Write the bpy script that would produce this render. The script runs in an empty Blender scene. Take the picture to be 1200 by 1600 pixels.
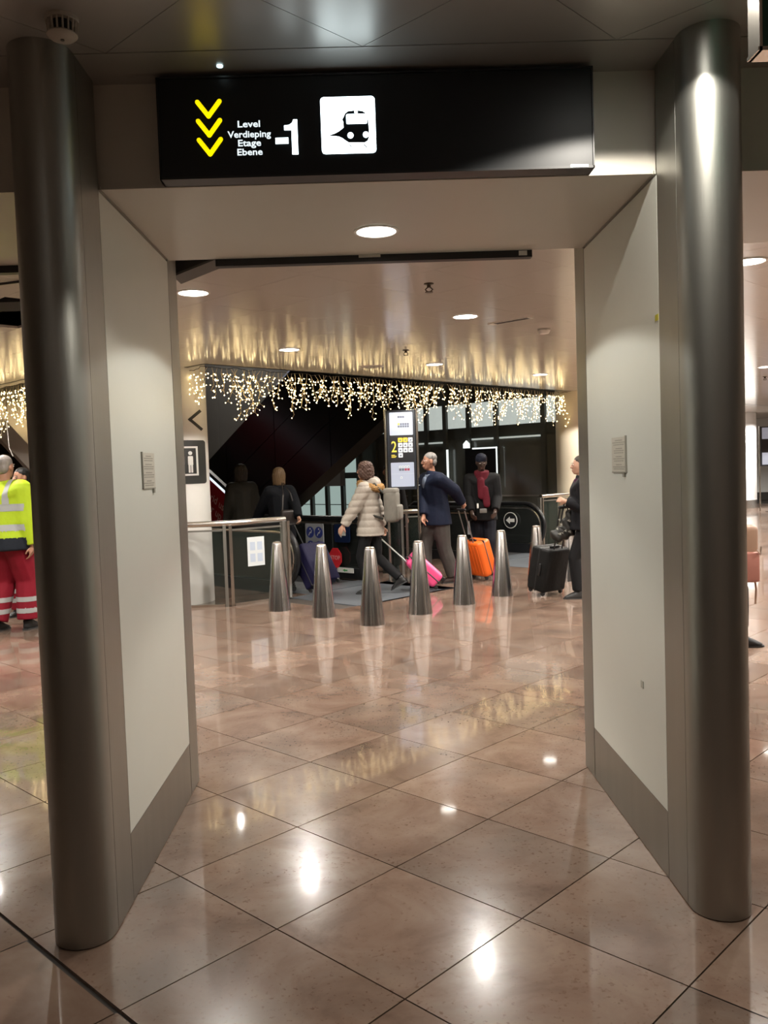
import bpy, bmesh, math, random
from mathutils import Vector, Matrix
random.seed(7)
SC = bpy.context.scene
COL = SC.collection
PI = math.pi
R2 = math.sqrt(2)

# ------------------------------------------------------------------ camera, world, exposure
EYE = Vector((0.0, 0.0, 1.574)); FPX = 1347.8
_pitch, _roll, _yaw = -0.0507, -0.0344, 0.0165
_f = Vector((math.sin(_yaw)*math.cos(_pitch), math.cos(_yaw)*math.cos(_pitch), math.sin(_pitch)))
_r = Vector((math.cos(_yaw), -math.sin(_yaw), 0)); _u = _r.cross(_f)
CR = math.cos(_roll)*_r + math.sin(_roll)*_u
CU = -math.sin(_roll)*_r + math.cos(_roll)*_u
cd = bpy.data.cameras.new('camera'); cam = bpy.data.objects.new('camera', cd); COL.objects.link(cam)
m = Matrix.Identity(4)
for i in range(3):
    m[i][0], m[i][1], m[i][2], m[i][3] = CR[i], CU[i], -_f[i], EYE[i]
cam.matrix_world = m
cd.sensor_fit = 'HORIZONTAL'; cd.sensor_width = 36.0; cd.lens = FPX/1200*36; cd.clip_end = 200; cd.clip_start = 0.05
SC.camera = cam
w = bpy.data.worlds.new('world'); SC.world = w; w.use_nodes = True
w.node_tree.nodes['Background'].inputs[0].default_value = (0.9, 0.85, 0.8, 1)
w.node_tree.nodes['Background'].inputs[1].default_value = 0.004
SC.view_settings.view_transform = 'Standard'; SC.view_settings.look = 'None'
SC.view_settings.gamma = 1.0; SC.view_settings.use_curve_mapping = False
SC.view_settings.exposure = 0.12
SC.cycles.max_bounces = 6; SC.cycles.diffuse_bounces = 3; SC.cycles.glossy_bounces = 3; SC.cycles.transmission_bounces = 3; SC.cycles.transparent_max_bounces = 6
SC.cycles.adaptive_threshold = .04; SC.cycles.sample_clamp_indirect = 8.0
LAMP_HALL, LAMP_SOFFIT, LAMP_LOBBY, LAMP_FAR = 215.0, 50.0, 80.0, 400.0

def pix(P):
    d = Vector(P) - EYE; z = d.dot(_f)
    if z < 0.05: return None
    return 600 + FPX*d.dot(CR)/z, 800 - FPX*d.dot(CU)/z
def UV(u, v, z=0.0): return Vector(((v-u)/2, (u+v)/2, z))

# ------------------------------------------------------------------ materials
MATS = {}
def mat(name, col=(.5,.5,.5), rough=.5, metal=0.0, var=.06, scale=6.0, bump=0.0, bscale=60.0, emit=None, estr=0.0, alpha=1.0, trans=0.0, spec=.5, stretch=None, coat=0.0):
    if name in MATS: return MATS[name]
    M = bpy.data.materials.new(name); M.use_nodes = True; nt = M.node_tree; B = nt.nodes['Principled BSDF']
    B.inputs['Roughness'].default_value = rough; B.inputs['Metallic'].default_value = metal
    B.inputs['Specular IOR Level'].default_value = spec; B.inputs['Alpha'].default_value = alpha
    B.inputs['Transmission Weight'].default_value = trans; B.inputs['Coat Weight'].default_value = coat
    tc = nt.nodes.new('ShaderNodeTexCoord'); mp = nt.nodes.new('ShaderNodeMapping')
    nt.links.new(tc.outputs['Object'], mp.inputs[0])
    if stretch: mp.inputs['Scale'].default_value = stretch
    nz = nt.nodes.new('ShaderNodeTexNoise'); nz.inputs['Scale'].default_value = scale; nz.inputs['Detail'].default_value = 4
    nt.links.new(mp.outputs[0], nz.inputs['Vector'])
    mx = nt.nodes.new('ShaderNodeMix'); mx.data_type = 'RGBA'
    mx.inputs[6].default_value = tuple(c*(1-var) for c in col)+(1,); mx.inputs[7].default_value = tuple(min(1,c*(1+var)) for c in col)+(1,)
    nt.links.new(nz.outputs['Fac'], mx.inputs[0]); nt.links.new(mx.outputs[2], B.inputs['Base Color'])
    if bump:
        n2 = nt.nodes.new('ShaderNodeTexNoise'); n2.inputs['Scale'].default_value = bscale; n2.inputs['Detail'].default_value = 3
        nt.links.new(mp.outputs[0], n2.inputs['Vector'])
        bp = nt.nodes.new('ShaderNodeBump'); bp.inputs['Strength'].default_value = bump; bp.inputs['Distance'].default_value = .01
        nt.links.new(n2.outputs['Fac'], bp.inputs['Height']); nt.links.new(bp.outputs[0], B.inputs['Normal'])
    if emit: B.inputs['Emission Color'].default_value = tuple(emit)+(1,); B.inputs['Emission Strength'].default_value = estr
    if estr: M.cycles.emission_sampling = 'FRONT' if estr > 2 else ('AUTO' if estr > .7 else 'NONE')
    MATS[name] = M; return M

def stone_material():
    M = bpy.data.materials.new('pink marble'); M.use_nodes = True; nt = M.node_tree; N = nt.nodes; L = nt.links
    B = N['Principled BSDF']
    g = N.new('ShaderNodeNewGeometry')
    mp = N.new('ShaderNodeMapping'); mp.vector_type = 'POINT'; mp.inputs['Rotation'].default_value = (0,0,PI/4)
    L.new(g.outputs['Position'], mp.inputs[0])
    # tile index: after turning 45 degrees x = (x-y)/sqrt2, y = (x+y)/sqrt2
    ad = N.new('ShaderNodeVectorMath'); ad.operation = 'ADD'; ad.inputs[1].default_value = (3.2767/R2, -2.535/R2, 0)
    L.new(mp.outputs[0], ad.inputs[0])
    sc = N.new('ShaderNodeVectorMath'); sc.operation = 'SCALE'; sc.inputs['Scale'].default_value = 1/.6
    L.new(ad.outputs[0], sc.inputs[0])
    fl = N.new('ShaderNodeVectorMath'); fl.operation = 'FLOOR'; L.new(sc.outputs[0], fl.inputs[0])
    wn = N.new('ShaderNodeTexWhiteNoise'); wn.noise_dimensions = '2D'; L.new(fl.outputs[0], wn.inputs['Vector'])
    off = N.new('ShaderNodeVectorMath'); off.operation = 'MULTIPLY_ADD'; off.inputs[1].default_value = (9,9,9)
    L.new(wn.outputs['Color'], off.inputs[0]); L.new(g.outputs['Position'], off.inputs[2])
    n1 = N.new('ShaderNodeTexNoise'); n1.inputs['Scale'].default_value = 3.2; n1.inputs['Detail'].default_value = 9; n1.inputs['Roughness'].default_value = .62; n1.inputs['Distortion'].default_value = .5
    L.new(off.outputs[0], n1.inputs['Vector'])
    cr = N.new('ShaderNodeValToRGB'); e = cr.color_ramp.elements
    e[0].position = .30; e[0].color = (.130,.082,.060,1); e[1].position = .74; e[1].color = (.262,.184,.138,1)
    k = e.new(.46); k.color = (.198,.128,.094,1); k = e.new(.58); k.color = (.226,.156,.117,1)
    L.new(n1.outputs['Fac'], cr.inputs[0])
    # grey clouds and dark specks
    n2 = N.new('ShaderNodeTexNoise'); n2.inputs['Scale'].default_value = 1.7; n2.inputs['Detail'].default_value = 6; n2.inputs['Distortion'].default_value = .6
    L.new(off.outputs[0], n2.inputs['Vector'])
    r2 = N.new('ShaderNodeMapRange'); r2.inputs[1].default_value = .50; r2.inputs[2].default_value = .72; r2.inputs[4].default_value = .65
    L.new(n2.outputs['Fac'], r2.inputs[0])
    m1 = N.new('ShaderNodeMix'); m1.data_type = 'RGBA'; m1.inputs[7].default_value = (.130,.104,.086,1)
    L.new(r2.outputs[0], m1.inputs[0]); L.new(cr.outputs[0], m1.inputs[6])
    n3 = N.new('ShaderNodeTexNoise'); n3.inputs['Scale'].default_value = 58; n3.inputs['Detail'].default_value = 5
    L.new(off.outputs[0], n3.inputs['Vector'])
    r3 = N.new('ShaderNodeMapRange'); r3.inputs[1].default_value = .60; r3.inputs[2].default_value = .68; r3.inputs[4].default_value = .7
    L.new(n3.outputs['Fac'], r3.inputs[0])
    m2 = N.new('ShaderNodeMix'); m2.data_type = 'RGBA'; m2.inputs[7].default_value = (.10,.05,.03,1)
    r4 = N.new('ShaderNodeMapRange'); r4.inputs[1].default_value = .38; r4.inputs[2].default_value = .52
    L.new(n2.outputs['Fac'], r4.inputs[0]); mu = N.new('ShaderNodeMath'); mu.operation = 'MULTIPLY'
    L.new(r3.outputs[0], mu.inputs[0]); L.new(r4.outputs[0], mu.inputs[1]); L.new(mu.outputs[0], m2.inputs[0]); L.new(m1.outputs[2], m2.inputs[6])
    hv = N.new('ShaderNodeHueSaturation'); hv.inputs['Saturation'].default_value = 1.0
    rv = N.new('ShaderNodeMapRange'); rv.inputs[3].default_value = .84; rv.inputs[4].default_value = 1.14
    L.new(wn.outputs['Value'], rv.inputs[0]); L.new(rv.outputs[0], hv.inputs['Value']); L.new(m2.outputs[2], hv.inputs['Color'])
    L.new(hv.outputs[0], B.inputs['Base Color'])
    rr = N.new('ShaderNodeMapRange'); rr.inputs[3].default_value = .16; rr.inputs[4].default_value = .27
    L.new(n1.outputs['Fac'], rr.inputs[0]); L.new(rr.outputs[0], B.inputs['Roughness'])
    B.inputs['Specular IOR Level'].default_value = .10
    B.inputs['Coat Weight'].default_value = .60; B.inputs['Coat Roughness'].default_value = .05; B.inputs['Coat IOR'].default_value = 1.45
    return M
STONE = stone_material()
GROUT = mat('dark grout', (.05,.04,.033), .8)
STEEL = mat('brushed stainless steel', (.37,.372,.345), .42, 1.0, var=.10, scale=5, bump=.03, bscale=40, stretch=(2,2,.15))
STEELB = mat('bright satin steel', (.58,.565,.55), .22, 1.0, var=.12, scale=4, stretch=(9,9,.3))
RAILST = mat('polished steel rail', (.66,.63,.58), .25, 1.0)
WHITEP = mat('off white lacquered panel', (.72,.74,.68), .32, var=.02)
BULK = mat('warm white lacquer', (.56,.525,.46), .34, var=.02)
CEILM = mat('glossy white metal ceiling', (.60,.565,.52), .15, 0.0, var=.02, scale=3, spec=.26, bump=.004, bscale=5)
CEILN = mat('glossy grey metal ceiling', (.40,.385,.36), .34, 0.35, var=.03, spec=.9)
DARKGAP = mat('dark gap', (.02,.02,.02), .8)
BLACKP = mat('black plastic', (.012,.013,.015), .4)
SIGNBK = mat('black sign face', (.006,.008,.011), .42, spec=.45)
BLACKG = mat('black polished cladding', (.012,.012,.011), .28, 0.0, spec=.5, var=.2, scale=1.2)
RUBBER = mat('black rubber handrail', (.012,.012,.013), .28)
WHITE = mat('white paint', (.78,.77,.73), .45, var=.03)
CREAM = mat('cream column paint', (.62,.55,.42), .5, var=.04)
BEIGE = mat('beige wall paint', (.58,.50,.42), .6, var=.05)
DARKW = mat('dark anthracite wall', (.04,.041,.039), .45, var=.2, scale=1.5)
GREYP = mat('grey metal cladding', (.27,.265,.25), .45, .0, var=.12, scale=1.2)
LED = mat('warm led', (1,.8,.45), .5, emit=(1,.76,.38), estr=13.0)
WIREM = mat('pale led wire', (.85,.74,.50), .5)
LAMPM = mat('lamp diffuser', (1,1,1), .5, emit=(1,.95,.86), estr=16.0)
YEL = mat('lit yellow letter', (.9,.75,0), .5, emit=(1,.80,.0), estr=1.05)
LITW = mat('lit white letter', (.9,.95,1), .5, emit=(.80,.95,1), estr=4.0)
LITT = mat('lit white text', (.9,.95,1), .5, emit=(.86,.97,1), estr=1.0)
def glass_mat(name, col, rough=.03, alpha=.25, spec=.8):
    return mat(name, col, rough, 0, var=.02, alpha=alpha, spec=spec)
GLASS = glass_mat('greenish glass', (.04,.055,.045), alpha=.16)

# ------------------------------------------------------------------ mesh helpers
def link(name, me, material, parent=None, loc=None):
    o = bpy.data.objects.new(name, me); COL.objects.link(o)
    if material is not None and not me.materials: me.materials.append(material)
    if parent: o.parent = parent
    if loc is not None: o.location = loc
    return o
def empty(name, loc=(0,0,0), rz=0.0):
    o = bpy.data.objects.new(name, None); COL.objects.link(o); o.location = loc; o.rotation_euler = (0,0,rz); o.empty_display_size = .1; return o
def tag(o, label=None, cat=None, group=None, kind=None):
    if label: o['label'] = label
    if cat: o['category'] = cat
    if group: o['group'] = group
    if kind: o['kind'] = kind
    return o
class MB:
    def __init__(s): s.v = []; s.f = []
    def add(s, vs, fs):
        n = len(s.v); s.v += [tuple(a) for a in vs]; s.f += [tuple(i+n for i in f) for f in fs]; return s
    def box(s, x0,x1,y0,y1,z0,z1):
        return s.add([(x0,y0,z0),(x1,y0,z0),(x1,y1,z0),(x0,y1,z0),(x0,y0,z1),(x1,y0,z1),(x1,y1,z1),(x0,y1,z1)],
                     [(0,3,2,1),(4,5,6,7),(0,1,5,4),(1,2,6,5),(2,3,7,6),(3,0,4,7)])
    def prism(s, poly, z0, z1):            # polygon in xy, counter-clockwise
        n = len(poly)
        return s.add([(p[0],p[1],z0) for p in poly]+[(p[0],p[1],z1) for p in poly],
                     [tuple(range(n))[::-1], tuple(range(n,2*n))]+[(i,(i+1)%n,(i+1)%n+n,i+n) for i in range(n)])
    def prism_y(s, poly, y0, y1):          # polygon in xz, front face at y0 (towards the viewer)
        n = len(poly)
        return s.add([(p[0],y0,p[1]) for p in poly]+[(p[0],y1,p[1]) for p in poly],
                     [tuple(range(n)), tuple(range(n,2*n))[::-1]]+[((i+1)%n,i,i+n,(i+1)%n+n) for i in range(n)])
    def lathe(s, prof, n=24, c=(0,0,0), cap=True):
        vs = []; fs = []
        for r,z in prof:
            for k in range(n): vs.append((c[0]+r*math.cos(2*PI*k/n), c[1]+r*math.sin(2*PI*k/n), c[2]+z))
        for i in range(len(prof)-1):
            for k in range(n): fs.append((i*n+k, i*n+(k+1)%n, (i+1)*n+(k+1)%n, (i+1)*n+k))
        if cap:
            fs.append(tuple(range(n))[::-1]); fs.append(tuple((len(prof)-1)*n+k for k in range(n)))
        return s.add(vs, fs)
    def tube(s, pts, r, n=8, closed=False):
        pts = [Vector(p) for p in pts]; m = len(pts); rs = r if isinstance(r,(list,tuple)) else [r]*m
        vs = []; fs = []; up = None
        for i,p in enumerate(pts):
            a = pts[(i-1)%m] if (i or closed) else p; b = pts[(i+1)%m] if (i<m-1 or closed) else p
            t = (b-a)
            t = t.normalized() if t.length > 1e-9 else Vector((0,0,1))
            if up is None:
                up = Vector((0,0,1)) if abs(t.z) < .9 else Vector((1,0,0))
            x = t.cross(up)
            if x.length < 1e-5: x = t.cross(Vector((0.3,1,0.2)))
            x.normalize(); y = x.cross(t).normalized(); up = y
            for k in range(n):
                q = 2*PI*k/n; vs.append(p + x*(rs[i]*math.cos(q)) + y*(rs[i]*math.sin(q)))
        for i in range(m if closed else m-1):
            j = (i+1) % m
            for k in range(n): fs.append((i*n+k, i*n+(k+1)%n, j*n+(k+1)%n, j*n+k))
        if not closed: fs.append(tuple(range(n))[::-1]); fs.append(tuple((m-1)*n+k for k in range(n)))
        return s.add(vs, fs)
    def mesh(s, name, smooth=None):
        me = bpy.data.meshes.new(name); me.from_pydata(s.v, [], s.f); me.update()
        bm = bmesh.new(); bm.from_mesh(me); bmesh.ops.recalc_face_normals(bm, faces=bm.faces); 
        if smooth is not None:
            for f in bm.faces: f.smooth = True
            for e in bm.edges:
                if len(e.link_faces) == 2 and e.calc_face_angle(0) > math.radians(smooth): e.smooth = False
        bm.to_mesh(me); bm.free(); return me
    def build(s, name, material, parent=None, loc=None, smooth=None):
        return link(name, s.mesh(name, smooth), material, parent, loc)
def rbox(x0,x1,y0,y1,z0,z1, bev, seg=3):   # box with rounded edges
    bm = bmesh.new(); bmesh.ops.create_cube(bm, size=1)
    for v in bm.verts: v.co = Vector(((x0+x1)/2+v.co.x*(x1-x0), (y0+y1)/2+v.co.y*(y1-y0), (z0+z1)/2+v.co.z*(z1-z0)))
    bmesh.ops.bevel(bm, geom=list(bm.edges), offset=bev, segments=seg, profile=.5, affect='EDGES', clamp_overlap=True)
    for f in bm.faces: f.smooth = True
    me = bpy.data.meshes.new('rounded'); bm.to_mesh(me); bm.free(); return me
def rrect(x0,x1,z0,z1,r,n=5):
    out = []
    for cx,cz,a in ((x1-r,z0+r,-PI/2),(x1-r,z1-r,0),(x0+r,z1-r,PI/2),(x0+r,z0+r,PI)):
        for k in range(n+1): out.append((cx+r*math.cos(a+PI/2*k/n), cz+r*math.sin(a+PI/2*k/n)))
    return out
def circ(cx,cz,r,n=20): return [(cx+r*math.cos(2*PI*k/n), cz+r*math.sin(2*PI*k/n)) for k in range(n)]
def text_mesh(body, size, bold=0.0, extrude=.0005, align='CENTER', stretch=1.0):
    cu = bpy.data.curves.new('lettering','FONT'); cu.body = body; cu.size = size; cu.align_x = align; cu.align_y = 'CENTER'
    cu.offset = bold; cu.extrude = extrude; cu.resolution_u = 3
    o = bpy.data.objects.new('lettering', cu); COL.objects.link(o)
    me = bpy.data.meshes.new_from_object(o.evaluated_get(bpy.context.evaluated_depsgraph_get()))
    bpy.data.objects.remove(o); bpy.data.curves.remove(cu)
    for v in me.vertices: v.co.x *= stretch
    return me
def text_obj(name, body, size, material, M, parent=None, **k):   # M: matrix that maps text xy-plane into place
    me = text_mesh(body, size, **k); me.materials.clear(); me.transform(M); return link(name, me, material, parent)
def facing(x, y, z, rz=0.0):   # text plane standing upright, reading towards -Y, turned by rz
    return Matrix.Translation((x,y,z)) @ Matrix.Rotation(rz,4,'Z') @ Matrix.Rotation(PI/2,4,'X')
def stroke(mb, pts, wd, y0, y1):   # flat round-ended stroke in the xz plane
    for a,b in zip(pts[:-1], pts[1:]):
        a = Vector((a[0],a[1])); b = Vector((b[0],b[1])); d = (b-a).normalized(); ang = math.atan2(d.y,d.x); r = wd/2
        poly = [(b.x+r*math.cos(ang-PI/2+PI*k/6), b.y+r*math.sin(ang-PI/2+PI*k/6)) for k in range(7)]+[(a.x+r*math.cos(ang+PI/2+PI*k/6), a.y+r*math.sin(ang+PI/2+PI*k/6)) for k in range(7)]
        mb.prism_y(poly, y0, y1)
def clip(poly, a, b, c):           # keep a*x+b*y <= c
    out = []
    for i in range(len(poly)):
        p, q = poly[i], poly[(i+1)%len(poly)]
        dp, dq = a*p[0]+b*p[1]-c, a*q[0]+b*q[1]-c
        if dp <= 0: out.append(p)
        if (dp < 0 < dq) or (dq < 0 < dp):
            t = dp/(dp-dq); out.append((p[0]+(q[0]-p[0])*t, p[1]+(q[1]-p[1])*t))
    return out
def in_view(P, mx=40):
    q = pix(P); return q is not None and -mx < q[0] < 1200+mx and -mx < q[1] < 1600+mx
def spot(loc, energy, size=136, blend=.12, radius=.06, col=(1,.945,.86), parent=None, aim=None):
    l = bpy.data.lights.new('spot beam','SPOT'); l.energy = energy; l.spot_size = math.radians(size); l.spot_blend = blend; l.shadow_soft_size = radius*.5; l.color = col
    o = bpy.data.objects.new('spot_beam', l); COL.objects.link(o); o.location = loc
    if aim is not None: o.rotation_euler = (Vector(aim)-Vector(loc)).to_track_quat('-Z','Y').to_euler()
    if parent: o.parent = parent
    return o

# ------------------------------------------------------------------ floor
U0, V0, ST = 3.2767, 2.535, .6*R2
HOLES = [(11.8, 22.0, 9.90, 12.2), (11.8, 24.0, 15.7, 18.0)]     # escalator wells, in u, v
PLATES = [(9.98, 11.78, 9.72, 12.18), (10.15, 11.78, 15.3, 18.1)]
def cut(u, v):
    return any(a < u < b and c < v < d for a,b,c,d in HOLES+PLATES)
fb = MB()
us = sorted({-40, 60, *[h[i] for h in HOLES for i in (0,1)]}); vs_ = sorted({-30, 70, *[h[i] for h in HOLES for i in (2,3)]})
for i in range(len(us)-1):
    for j in range(len(vs_)-1):
        uc, vc = (us[i]+us[i+1])/2, (vs_[j]+vs_[j+1])/2
        if any(a < uc < b and c < vc < d for a,b,c,d in HOLES): continue
        fb.prism([UV(us[i],vs_[j]).xy, UV(us[i],vs_[j+1]).xy, UV(us[i+1],vs_[j+1]).xy, UV(us[i+1],vs_[j]).xy][::-1], -.2, -.012)
floor = fb.build('floor', GROUT); tag(floor, 'polished pink marble floor laid in diagonal square slabs', kind='structure')
tm = MB(); h = .3-.0026
tm.prism([(h*R2,0),(0,h*R2),(-h*R2,0),(0,-h*R2)], -.012, 0); tile_me = tm.mesh('tile'); tile_me.materials.append(STONE)
tiles = []
for i in range(-30, 45):
    for j in range(-25, 45):
        u, v = U0+(i+.5)*ST, V0+(j+.5)*ST
        if cut(u, v): continue
        P = UV(u, v)
        if P.y < -9 or P.y > 31 or P.x < -14 or P.x > 16: continue
        tiles.append((u, v, P, in_view(P, 90)))
near = sorted([t for t in tiles if t[3]], key=lambda t: t[2].y)[:296]
nearset = {id(t) for t in near}
for u, v, P, s in near:
    if abs(v-(1.687+ST/2)) < .01 or abs(v-(1.687-ST/2)) < .01:       # beside the wide expansion joint
        hi = abs(v-(1.687+ST/2)) < .01; q = .011*R2
        a, b = (v-h*R2, v+h*R2); a, b = (a+q-.004, b) if hi else (a, b-q+.004)
        mb = MB(); pu, pv = u-h*R2, u+h*R2
        mb.prism([(UV(pu,a)-P).xy, (UV(pu,b)-P).xy, (UV(pv,b)-P).xy, (UV(pv,a)-P).xy][::-1], -.012, 0); mb.build('tile', STONE, floor, P)
    else: link('tile', tile_me, STONE, floor, P)
rest = MB()
for t in tiles:
    if id(t) in nearset: continue
    P = t[2]; rest.add([(P.x+h*R2,P.y,0),(P.x,P.y+h*R2,0),(P.x-h*R2,P.y,0),(P.x,P.y-h*R2,0)], [(0,1,2,3)])
tag(rest.build('tile_field', STONE, floor), kind='stuff')
LANDM = mat('blue grey landing plate', (.16,.175,.195), .38, .4, var=.15, scale=2, bump=.15, bscale=200)

# ------------------------------------------------------------------ hall ceiling
ZC = 2.86
CU0, CV0 = 6.095, 6.196
def open_above(u, v): return (u > 12.03 and 8.31 < v < 24) or (u > 14.0 and 6.80 < v < 24)
ceil_back = MB()
def uvquad(mb, u0,u1,v0,v1,z0,z1): mb.prism([UV(u0,v0).xy, UV(u0,v1).xy, UV(u1,v1).xy, UV(u1,v0).xy][::-1], z0, z1)
GAPS = {(k,l) for k in (1,2,3) for l in (-3,-4)}   # missing panels near the portal, filled in below
uvquad(ceil_back, -40, 12.03, -30, 70, ZC+.5, ZC+.55)
uvquad(ceil_back, 12.03, 14.0, -30, 8.31, ZC+.5, ZC+.55); uvquad(ceil_back, 14.0, 60, -30, 6.80, ZC+.5, ZC+.55)
uvquad(ceil_back, 12.03, 60, 24, 70, ZC+.5, ZC+.55)
ceiling = ceil_back.build('ceiling_hall', DARKGAP); tag(ceiling, 'glossy white metal panel ceiling of the hall with recessed downlights', kind='structure')
pm = MB(); hp = .3-.0012; pm.prism([(hp*R2,0),(0,hp*R2),(-hp*R2,0),(0,-hp*R2)], 0, .02); panel_me = pm.mesh('panel'); panel_me.materials.append(CEILM)
cpan = []
GAPC = [(-2.62, 6.5), (-3.1, 6.6), (-2.95,6.95), (-3.5,6.5), (-3.4,6.95)]
for i in range(-40, 40):
    for j in range(-40, 60):
        u, v = CU0+(i+.5)*ST, CV0+(j+.5)*ST
        P = UV(u, v, ZC)
        if P.y < 3.9 or P.y > 31 or P.x < -14 or P.x > 16: continue
        pol = [(P.x+hp*R2,P.y),(P.x,P.y+hp*R2),(P.x-hp*R2,P.y),(P.x,P.y-hp*R2)]
        if open_above(u, v):
            continue
        if min((P.x-a)**2+(P.y-b)**2 for a,b in GAPC) < .1: continue
        full = True; q = pol
        if P.y < 4.23+hp*R2: q = clip(q, 0,-1,-4.23); full = False
        if len(q) < 3: continue
        cpan.append((P, q, full, in_view(P, 60)))
npan = sorted([c for c in cpan if c[3]], key=lambda c: c[0].y)[:230]; ids = {id(c) for c in npan}
restc = MB()
for c in cpan:
    P, q, full, s = c
    if id(c) in ids:
        if full: link('panel', panel_me, CEILM, ceiling, P)
        else: MB().prism(q, ZC, ZC+.02).build('panel', CEILM, ceiling)
    else: restc.prism(q, ZC, ZC+.02)
tag(restc.build('panel_field', CEILM, ceiling), kind='stuff')
# thin slivers between the panel grid and the edge of the opening, and the slab edge round the opening
eb = MB()
k = math.floor((12.03-CU0)/ST+1e-6)
uvquad(eb, 12.0, 12.06, 8.31, 40, ZC-.004, ZC+.6); uvquad(eb, 12.03, 14.0, 8.27, 8.33, ZC-.004, ZC+.6)
uvquad(eb, 13.97, 14.03, 6.8, 8.31, ZC-.004, ZC+.6); uvquad(eb, 14.0, 40, 6.77, 6.83, ZC-.004, ZC+.6)
e_o = eb.build('edge_strip', BLACKP, ceiling)
sl = MB(); kv = CV0+2*ST
uvquad(sl, 12.03, 14.0, 7.9, 8.27, ZC, ZC+.02); sl.build('panel', CEILM, ceiling)
# exposed services in the gap of the ceiling beside the portal
sv = empty('ceiling_services', (0,0,0)); tag(sv, 'dark ducts and cable tray showing through the missing ceiling panels', 'duct')
MB().box(-4.3,-1.9,6.62,6.98,ZC+.06,ZC+.38).build('duct', DARKGAP, sv)
MB().tube([(-4.3,6.30,ZC+.10),(-1.9,6.42,ZC+.10)], .03, 8).build('pipe', mat('galvanised pipe',(.3,.3,.29),.4,.8), sv)
MB().box(-4.3,-1.9,6.42,6.60,ZC+.20,ZC+.24).build('cable_tray', mat('grey tray',(.12,.12,.12),.5), sv)
MB().tube([(-4.2,5.62,ZC+.0),(-3.2,5.72,ZC-.015),(-2.5,5.68,ZC-.03),(-1.9,5.60,ZC+.005)], .009, 6).build('cable', RUBBER, sv)

# ------------------------------------------------------------------ bulkhead, jambs, lobby ceiling
ZS, ZL, YF, YB = 2.605, 2.975, 3.17, 4.22
bulk = MB().box(-9, 9, YF, YB, ZS+.012, ZL+.3).build('wall_bulkhead', BULK); tag(bulk, 'warm white bulkhead over the portal carrying the sign', kind='structure')
MB().box(-9,-.925,YF-.006,YB,ZS,ZS+.012).build('soffit_panel', BULK, bulk)
MB().box(-.922,1.070,YF-.006,YB,ZS,ZS+.012).build('soffit_panel', BULK, bulk)
MB().box(1.073,9,YF-.006,YB,ZS,ZS+.012).build('soffit_panel', BULK, bulk)
def stadium(x0, x1, y0, y1, yfront=None, yback=None, n=16):
    r = (x1-x0)/2; cx = (x0+x1)/2; out = []
    if yfront is not None: out += [(cx-r*math.cos(PI*k/n), yfront+r-r*math.sin(PI*k/n)) for k in range(n+1)]
    else: out += [(x0,y0),(x1,y0)]
    if yback is not None: out += [(cx+r*math.cos(PI*k/n), yback-r+r*math.sin(PI*k/n)) for k in range(n+1)]
    else: out += [(x1,y1),(x0,y1)]
    return out
for side, xi, xo in (('left', -.925, -1.130), ('right', 1.073, 1.278)):
    a, b = min(xi,xo), max(xi,xo)
    J = MB().prism([(a+.012,3.0),(b-.012,3.0),(b-.012,4.35),(a+.012,4.35)], 0, ZS-.015).build('wall_jamb_'+side, DARKGAP)
    tag(J, f'deep portal jamb on the {side} with rounded steel ends and a white panel', kind='structure')
    MB().prism(stadium(a,b,2.9,2.946,yfront=2.82), .004, ZL).build('rounded_steel_end', STEEL, J, smooth=40)
    MB().prism([(a,2.949),(b,2.949),(b,3.140),(a,3.140)], .004, ZL).build('steel_strip', STEEL, J)
    MB().prism([(a,3.143),(b,3.143),(b,4.190),(a,4.190)], .258, ZS-.012).build('white_panel', WHITEP, J)
    MB().prism([(a,3.143),(b,3.143),(b,4.190),(a,4.190)], .003, .256).build('steel_skirting', STEEL, J)
    MB().prism(stadium(a,b,4.198,4.3,yback=4.47), .003, ZS+.12).build('steel_edge', STEEL, J, smooth=40)
lob = MB().box(-9,9,-9,YF,ZL+.06,ZL+.1).build('ceiling_lobby', DARKGAP); tag(lob, 'glossy grey metal panel ceiling in front of the portal', kind='structure')
lrest = MB()
for i in range(-22, 22):
    for j in range(-22, 22):
        cu, cv = 2.91+(i+.5)*ST, 2.97+(j+.5)*ST; P = UV(cu, cv, ZL)
        if abs(P.x) > 9 or P.y < -9 or P.y > 3.4: continue
        hh = (.3-.0012)*R2
        q = clip([(P.x+hh,P.y),(P.x,P.y+hh),(P.x-hh,P.y),(P.x,P.y-hh)], 0,1,2.938)
        if len(q) < 3: continue
        if any(in_view((a,b,ZL), 0) for a,b in q): MB().prism(q, ZL, ZL+.02).build('panel', CEILN, lob)
        else: lrest.prism(q, ZL, ZL+.02)
tag(lrest.build('panel_field', CEILN, lob), kind='stuff')
MB().box(-9,9,2.942,YF,ZL-.001,ZL+.02).build('edge_panel', CEILN, lob)

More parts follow.
